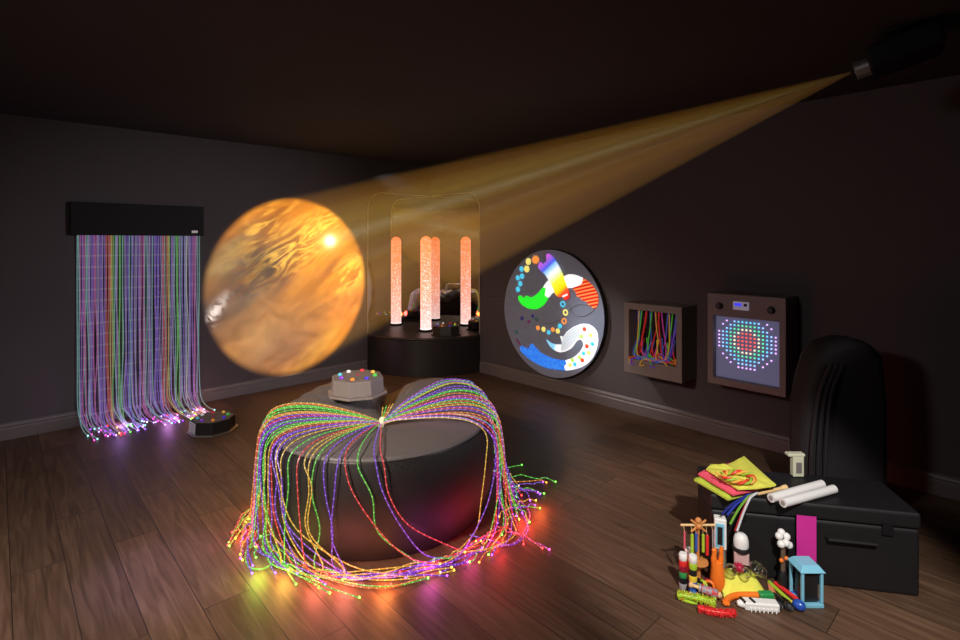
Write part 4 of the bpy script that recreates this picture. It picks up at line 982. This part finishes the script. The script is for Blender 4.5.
# fuzzy caterpillars
def fuzzy(lab, pts, r_, m, tipm, group):
    cl_ = spline([fl(x, y, r_ * .95 + .004) for x, y in pts], 8); p = sum(cl_, Vector()) / len(cl_); p.z = 0
    t = T('fuzzy_caterpillar', lab, 'toy', p, group)
    MB().tube(cl_, [r_ * .55] + [r_ * .72] * (len(cl_) - 2) + [r_ * .5], 10).build('body', m, t, p)
    hb = MB(); rnd = random.Random(len(lab))
    for i in range(520):
        f = rnd.random() * (len(cl_) - 1.001); k = int(f); b_ = cl_[k].lerp(cl_[k + 1], f - k); tg = (cl_[k + 1] - cl_[k]).normalized()
        d_ = Vector((rnd.gauss(0, 1), rnd.gauss(0, 1), rnd.gauss(0, 1))); d_ = (d_ - tg * d_.dot(tg)).normalized()
        e = b_ + d_ * r_ * rnd.uniform(1.0, 1.35) + tg * rnd.uniform(-.004, .004)
        e.z = max(e.z, .002)
        hb.tube([b_ + d_ * r_ * .55, e], [.0017, .0006], 3, 1 if rnd.random() < .18 else 0)
    hb.build('bristles', [m, tipm], t, p)
fuzzy('lime green fuzzy caterpillar lying in front of the toys', [(677, 594), (686, 596), (697, 598), (708, 601), (716, 603)], .016, plast['lime'], plast['orange'], 'fuzzy caterpillars')
fuzzy('red fuzzy caterpillar lying in front of the toys', [(698, 608), (710, 611), (722, 613), (736, 613)], .013, plast['red'], plast['red'], 'fuzzy caterpillars')
lf = MB(); a, b = fl(682, 600, .006), fl(697, 604, .006); lf.tube([a, a.lerp(b, .3), a.lerp(b, .7), b], [.002, .0055, .0055, .002], 8)
tag(lf.build('rubber_strip', plast['lime'], None, fl(690, 602, 0)), 'small pale green rubber strip beside the lime caterpillar', 'toy')
# orange tube, green block, white clapper
pts = spline([fl(725, 602, .014), fl(731, 597, .014), fl(740, 595, .014), fl(758, 595, .014)], 6); 
t = T('bendy_tube', 'bent orange tube with forked end lying behind the white clapper', 'tube', fl(742, 597))
MB().tube(pts, [.012] * len(pts), 12).build('tube_body', plast['orange'], t, t.location)
MB().tube(spline([pts[2], pts[1] - RX * .012 - FW * .012, fl(729, 604, .012)], 4), .008, 8).build('fork', plast['orange'], t, t.location)
c = fl(766, 596, .017); gk = MB(); gk.box(c, (.058, .030, .032), CB)
tag(gk.build('toy_block', plast['green'], None, fl(766, 596, 0.001), bevel=.006, smooth=False), 'dark green block at the right end of the orange tube', 'block')
a, b = fl(737, 603, .018), fl(778, 606, .018); d_ = (b - a).normalized(); sd = UP.cross(d_).normalized(); BK = basis(d_, sd, UP)
t = T('toy_clapper', 'long white toy clapper with two black eye slots', 'clapper', a.lerp(b, .5) - UP * .017)
ln = (b - a).length
MB().box(a.lerp(b, .58), (ln * .84, .040, .032), BK).build('body', plast['white'], t, t.location, bevel=.006, smooth=False)
MB().tube([a + d_ * ln * .20, a + d_ * ln * .08, a], [.016, .014, .008], 12).build('snout', plast['white'], t, t.location)
for f in (.10, .34):
    MB().tube([a + d_ * ln * f + UP * .017 + sd * .010, a + d_ * ln * (f + .06) + UP * .017 - sd * .016], [.0055, .005], 8).build('eye_slot', plast['black'], t, t.location)
for i in range(7):
    MB().tube([a + d_ * ln * (.30 + .1 * i) - sd * .019 - UP * .002, a + d_ * ln * (.30 + .1 * i) - sd * .024 - UP * .016], [.006, .002], 6).build('tooth', plast['white'], t, t.location)
# rhythm sticks
for a, b, c, r_, lab in (((769, 582), (792, 603), 'lime', .0075, 'lime green stick lying diagonally beside the floor cloth'), ((775, 583), (801, 602), 'red', .009, 'red stick lying diagonally, beside the lime green one'),
                      ((790, 592), (812, 601), 'deepblue', .009, 'dark blue stick lying diagonally behind the red one'), ((774, 594), (783, 602), 'black', .008, 'black stick lying in front of the lime green one')):
    p0, p1 = fl(*a, r_ + .001), fl(*b, r_ + .001); mid = p0.lerp(p1, .5); mid.z = 0.001
    t = T('rhythm_stick', lab, 'stick', mid, 'rhythm sticks'); MB().tube([p0, p1], r_, 12).build('shaft', plast[c], t, mid)
    if c == 'lime':
        MB().ball(p1, .010, 10).build('end_cap', plast['yellow'], t, mid)
# pom-pom stick
p = fl(783, 588); t = T('pom_pom_wand', 'wand topped with a cluster of white balls, at the right of the case front', 'toy', p)
MB().lathe([(.020, .001), (.022, .03), (.018, .06), (.010, .075), (1e-5, .078)], p, 20).build('base', plast['black'], t, p)
zt = Tz(p, 545)
MB().tube([p + UP * .07, p + UP * zt], .010, 10).build('stem', mat('bronze_stem', (.14, .09, .06), .4), t, p)
for x, y in ((781, 559), (786, 557)):
    c = p + RX * (x - 784) * S(p) + UP * Tz(p, y) - FW * .010; MB().ball(c, .009, 10).build('orange_bead', plast['orange'], t, p)
for x, y, f in ((780, 536, 0), (788, 537, .004), (784, 534, .012), (781, 543, -.008), (789, 544, -.006), (785, 541, -.014)):
    c = p + RX * (x - 784) * S(p) + UP * Tz(p, y) + FW * f; MB().ball(c, .0155, 14).build('pom_pom', plast['white'], t, p)
# light blue lantern frame
p = fl(802, 601) + RX * .016; t = T('lantern_box', 'pale blue open-framed box with dark inside, at the right end of the toys', 'box', p); hz_ = Tz(p, 566); w2 = .038
for sx in (-1, 1):
    for sy in (-1, 1): MB().box(p + RX * w2 * sx + FW * w2 * sy + UP * (hz_ / 2 + .001), (.011, .011, hz_ - .012), CB).build('post', plast['sky'], t, p, bevel=.002, smooth=False)
MB().box(p + UP * .008, (.090, .090, .014), CB).build('base', plast['sky'], t, p, bevel=.002, smooth=False)
vs = [p + RX * x * .050 + FW * y * .050 + UP * hz_ for x, y in ((-1, -1), (1, -1), (1, 1), (-1, 1))] + [p + RX * x * .032 + FW * y * .032 + UP * (hz_ + .022) for x, y in ((-1, -1), (1, -1), (1, 1), (-1, 1))]
MB().add(vs, [(3, 2, 1, 0), (4, 5, 6, 7)] + [(i, (i + 1) % 4, 4 + (i + 1) % 4, 4 + i) for i in range(4)]).build('roof', plast['sky'], t, p, bevel=.002, smooth=False)
MB().box(p + UP * (hz_ / 2 + .006), (.058, .058, hz_ - .018), CB).build('inner_box', plast['black'], t, p, smooth=False)
c = fl(799, 605, .021); tag(MB().ball(c, .020, 18, 0, (1.2, 1, 1)).build('toy_ball', plast['deepblue'], None, c - UP * .020), 'deep blue oval ball on the floor in front of the pale blue box', 'ball')
# black spectacles
g0 = fl(784, 606, .016); t = T('toy_spectacles', 'pair of glossy black toy spectacles right of the white clapper', 'spectacles', g0 - UP * .016)
for k in (-1, 1):
    ce = g0 + RX * .017 * k + FW * -.012 * k * .5; pts = [ce + RX * .014 * math.cos(g) + (UP * .8 + FW * .6) * .013 * math.sin(g) for g in [2 * PI * j / 20 for j in range(21)]]
    MB().tube(pts, .0032, 7).build('rim', plast['black'], t, t.location)
    MB().ball(ce, .011, 12, 0, (1, .4, 1)).build('lens', mat('smoked_lens', (.06, .06, .07), .1, coat=.5), t, t.location)
    MB().tube(spline([ce + RX * .014 * k, ce + RX * .020 * k + FW * .03, ce + RX * .016 * k + FW * .07 - UP * .008], 5), .0028, 6).build('temple', plast['black'], t, t.location)
MB().tube([g0 - RX * .004 + UP * .004, g0 + RX * .004 + UP * .004], .003, 6).build('bridge', plast['black'], t, t.location)

# ------------------------------------------------------------------ room lights and added fills
def spot(name, loc, target, power, col, size_deg, blend=.6, soft=.15):
    ld = bpy.data.lights.new(name, 'SPOT'); ld.energy = power; ld.color = col; ld.spot_size = math.radians(size_deg); ld.spot_blend = blend; ld.shadow_soft_size = soft
    o = bpy.data.objects.new(name, ld); C.objects.link(o); o.location = loc
    o.rotation_euler = (Vector(target) - Vector(loc)).to_track_quat('-Z', 'Y').to_euler(); return o
def area(name, loc, target, power, col, size):
    ld = bpy.data.lights.new(name, 'AREA'); ld.energy = power; ld.color = col; ld.size = size
    o = bpy.data.objects.new(name, ld); C.objects.link(o); o.location = loc
    o.rotation_euler = (Vector(target) - Vector(loc)).to_track_quat('-Z', 'Y').to_euler(); return o
area('downlight', (3.0, -4.2, 2.37), (3.0, -4.2001, 0), 24, (1, .92, .88), .5).data.spread = math.radians(130)  # added fill for the floor, no fixture in the room
area('dim_ceiling_lamp', (3.6, -5.4, 2.36), (2.9, -2.2, 0), 26, (1, .92, .90), .5).data.spread = math.radians(125)  # added ambient fill out of view, not a lamp of the room
spot('wall_wash', (6.4, -.7, 1.75), (0, -2.6, .75), 420, (1, .90, .95), 40, 1., .25)  # added fill to lift the left wall
spot('toy_spotlight', cs(.85, .25, 2.3), cs(1.22, 2.2, .15), 330, (1, .96, .92), 34, .5, .05)  # added light to brighten the toy pile, no real fixture
spot('violet_spotlight', (1.6, -4.4, 2.3), fl(175, 570), 170, (.40, .34, 1), 18, 1., .05)
spot('wall_spotlight', (1.3, -1.9, 2.25), wr(613, 350), 210, (1, .97, .92), 21, 1., .05)
spot('warm_floor_spotlight', (3.6, -4.9, 2.3), (2.1, -1.3, 0), 330, (1, .76, .55), 56, 1., .05)  # added warm fill for the darker far boards

# the glow of the fibre ends on the boards
def tip(px, py, power, col, z=.05):
    ld = bpy.data.lights.new('fibre_tip_light', 'POINT'); ld.energy = power * 1.7; ld.color = col; ld.shadow_soft_size = .04
    o = bpy.data.objects.new('fibre_tip_light', ld); C.objects.link(o); o.location = fl(px, py, z)
for a in [(525, 512, 1.0, (1, .06, .04)), (498, 532, 1.3, (1, .04, .05)), (540, 500, .5, (1, .15, .03)), (470, 545, .7, (.9, .05, .25)), (430, 564, .9, (.7, .08, .45)), (385, 576, 1.2, (1, .26, .06)),
          (345, 577, .9, (1, .22, .16)), (316, 573, 1.1, (1, .18, .12)), (284, 566, .9, (.9, .50, .08)), (258, 562, .8, (.45, .75, .06)), (246, 525, .8, (1, .12, .03)), (256, 500, .4, (1, .25, .03)),
          (168, 412, .8, (.8, .3, .9)), (195, 405, .7, (1, .35, .25)), (120, 418, .8, (.6, .3, 1))]: tip(*a)

w = bpy.data.worlds.new('world'); sc.world = w; w.use_nodes = True
w.node_tree.nodes['Background'].inputs['Color'].default_value = (.02, .02, .025, 1); w.node_tree.nodes['Background'].inputs['Strength'].default_value = .3

# ------------------------------------------------------------------ camera, view
cd = bpy.data.cameras.new('camera'); cd.sensor_width = 36; cd.sensor_fit = 'HORIZONTAL'; cd.lens = FPX / 960 * 36
cd.shift_y = -(320 - HY) / 960; cd.clip_start = .05
co = bpy.data.objects.new('camera', cd); C.objects.link(co)
co.matrix_world = Matrix.Translation(CAM) @ basis(RX, UP, -FW).to_4x4()
sc.camera = co
vs_ = sc.view_settings; vs_.view_transform = 'Standard'; vs_.look = 'None'; vs_.exposure = 0; vs_.gamma = 1; vs_.use_curve_mapping = False
cy_ = sc.cycles; cy_.max_bounces = 8; cy_.diffuse_bounces = 3; cy_.glossy_bounces = 5; cy_.transmission_bounces = 8; cy_.volume_bounces = 0
cy_.caustics_reflective = False; cy_.caustics_refractive = False; cy_.sample_clamp_indirect = 4
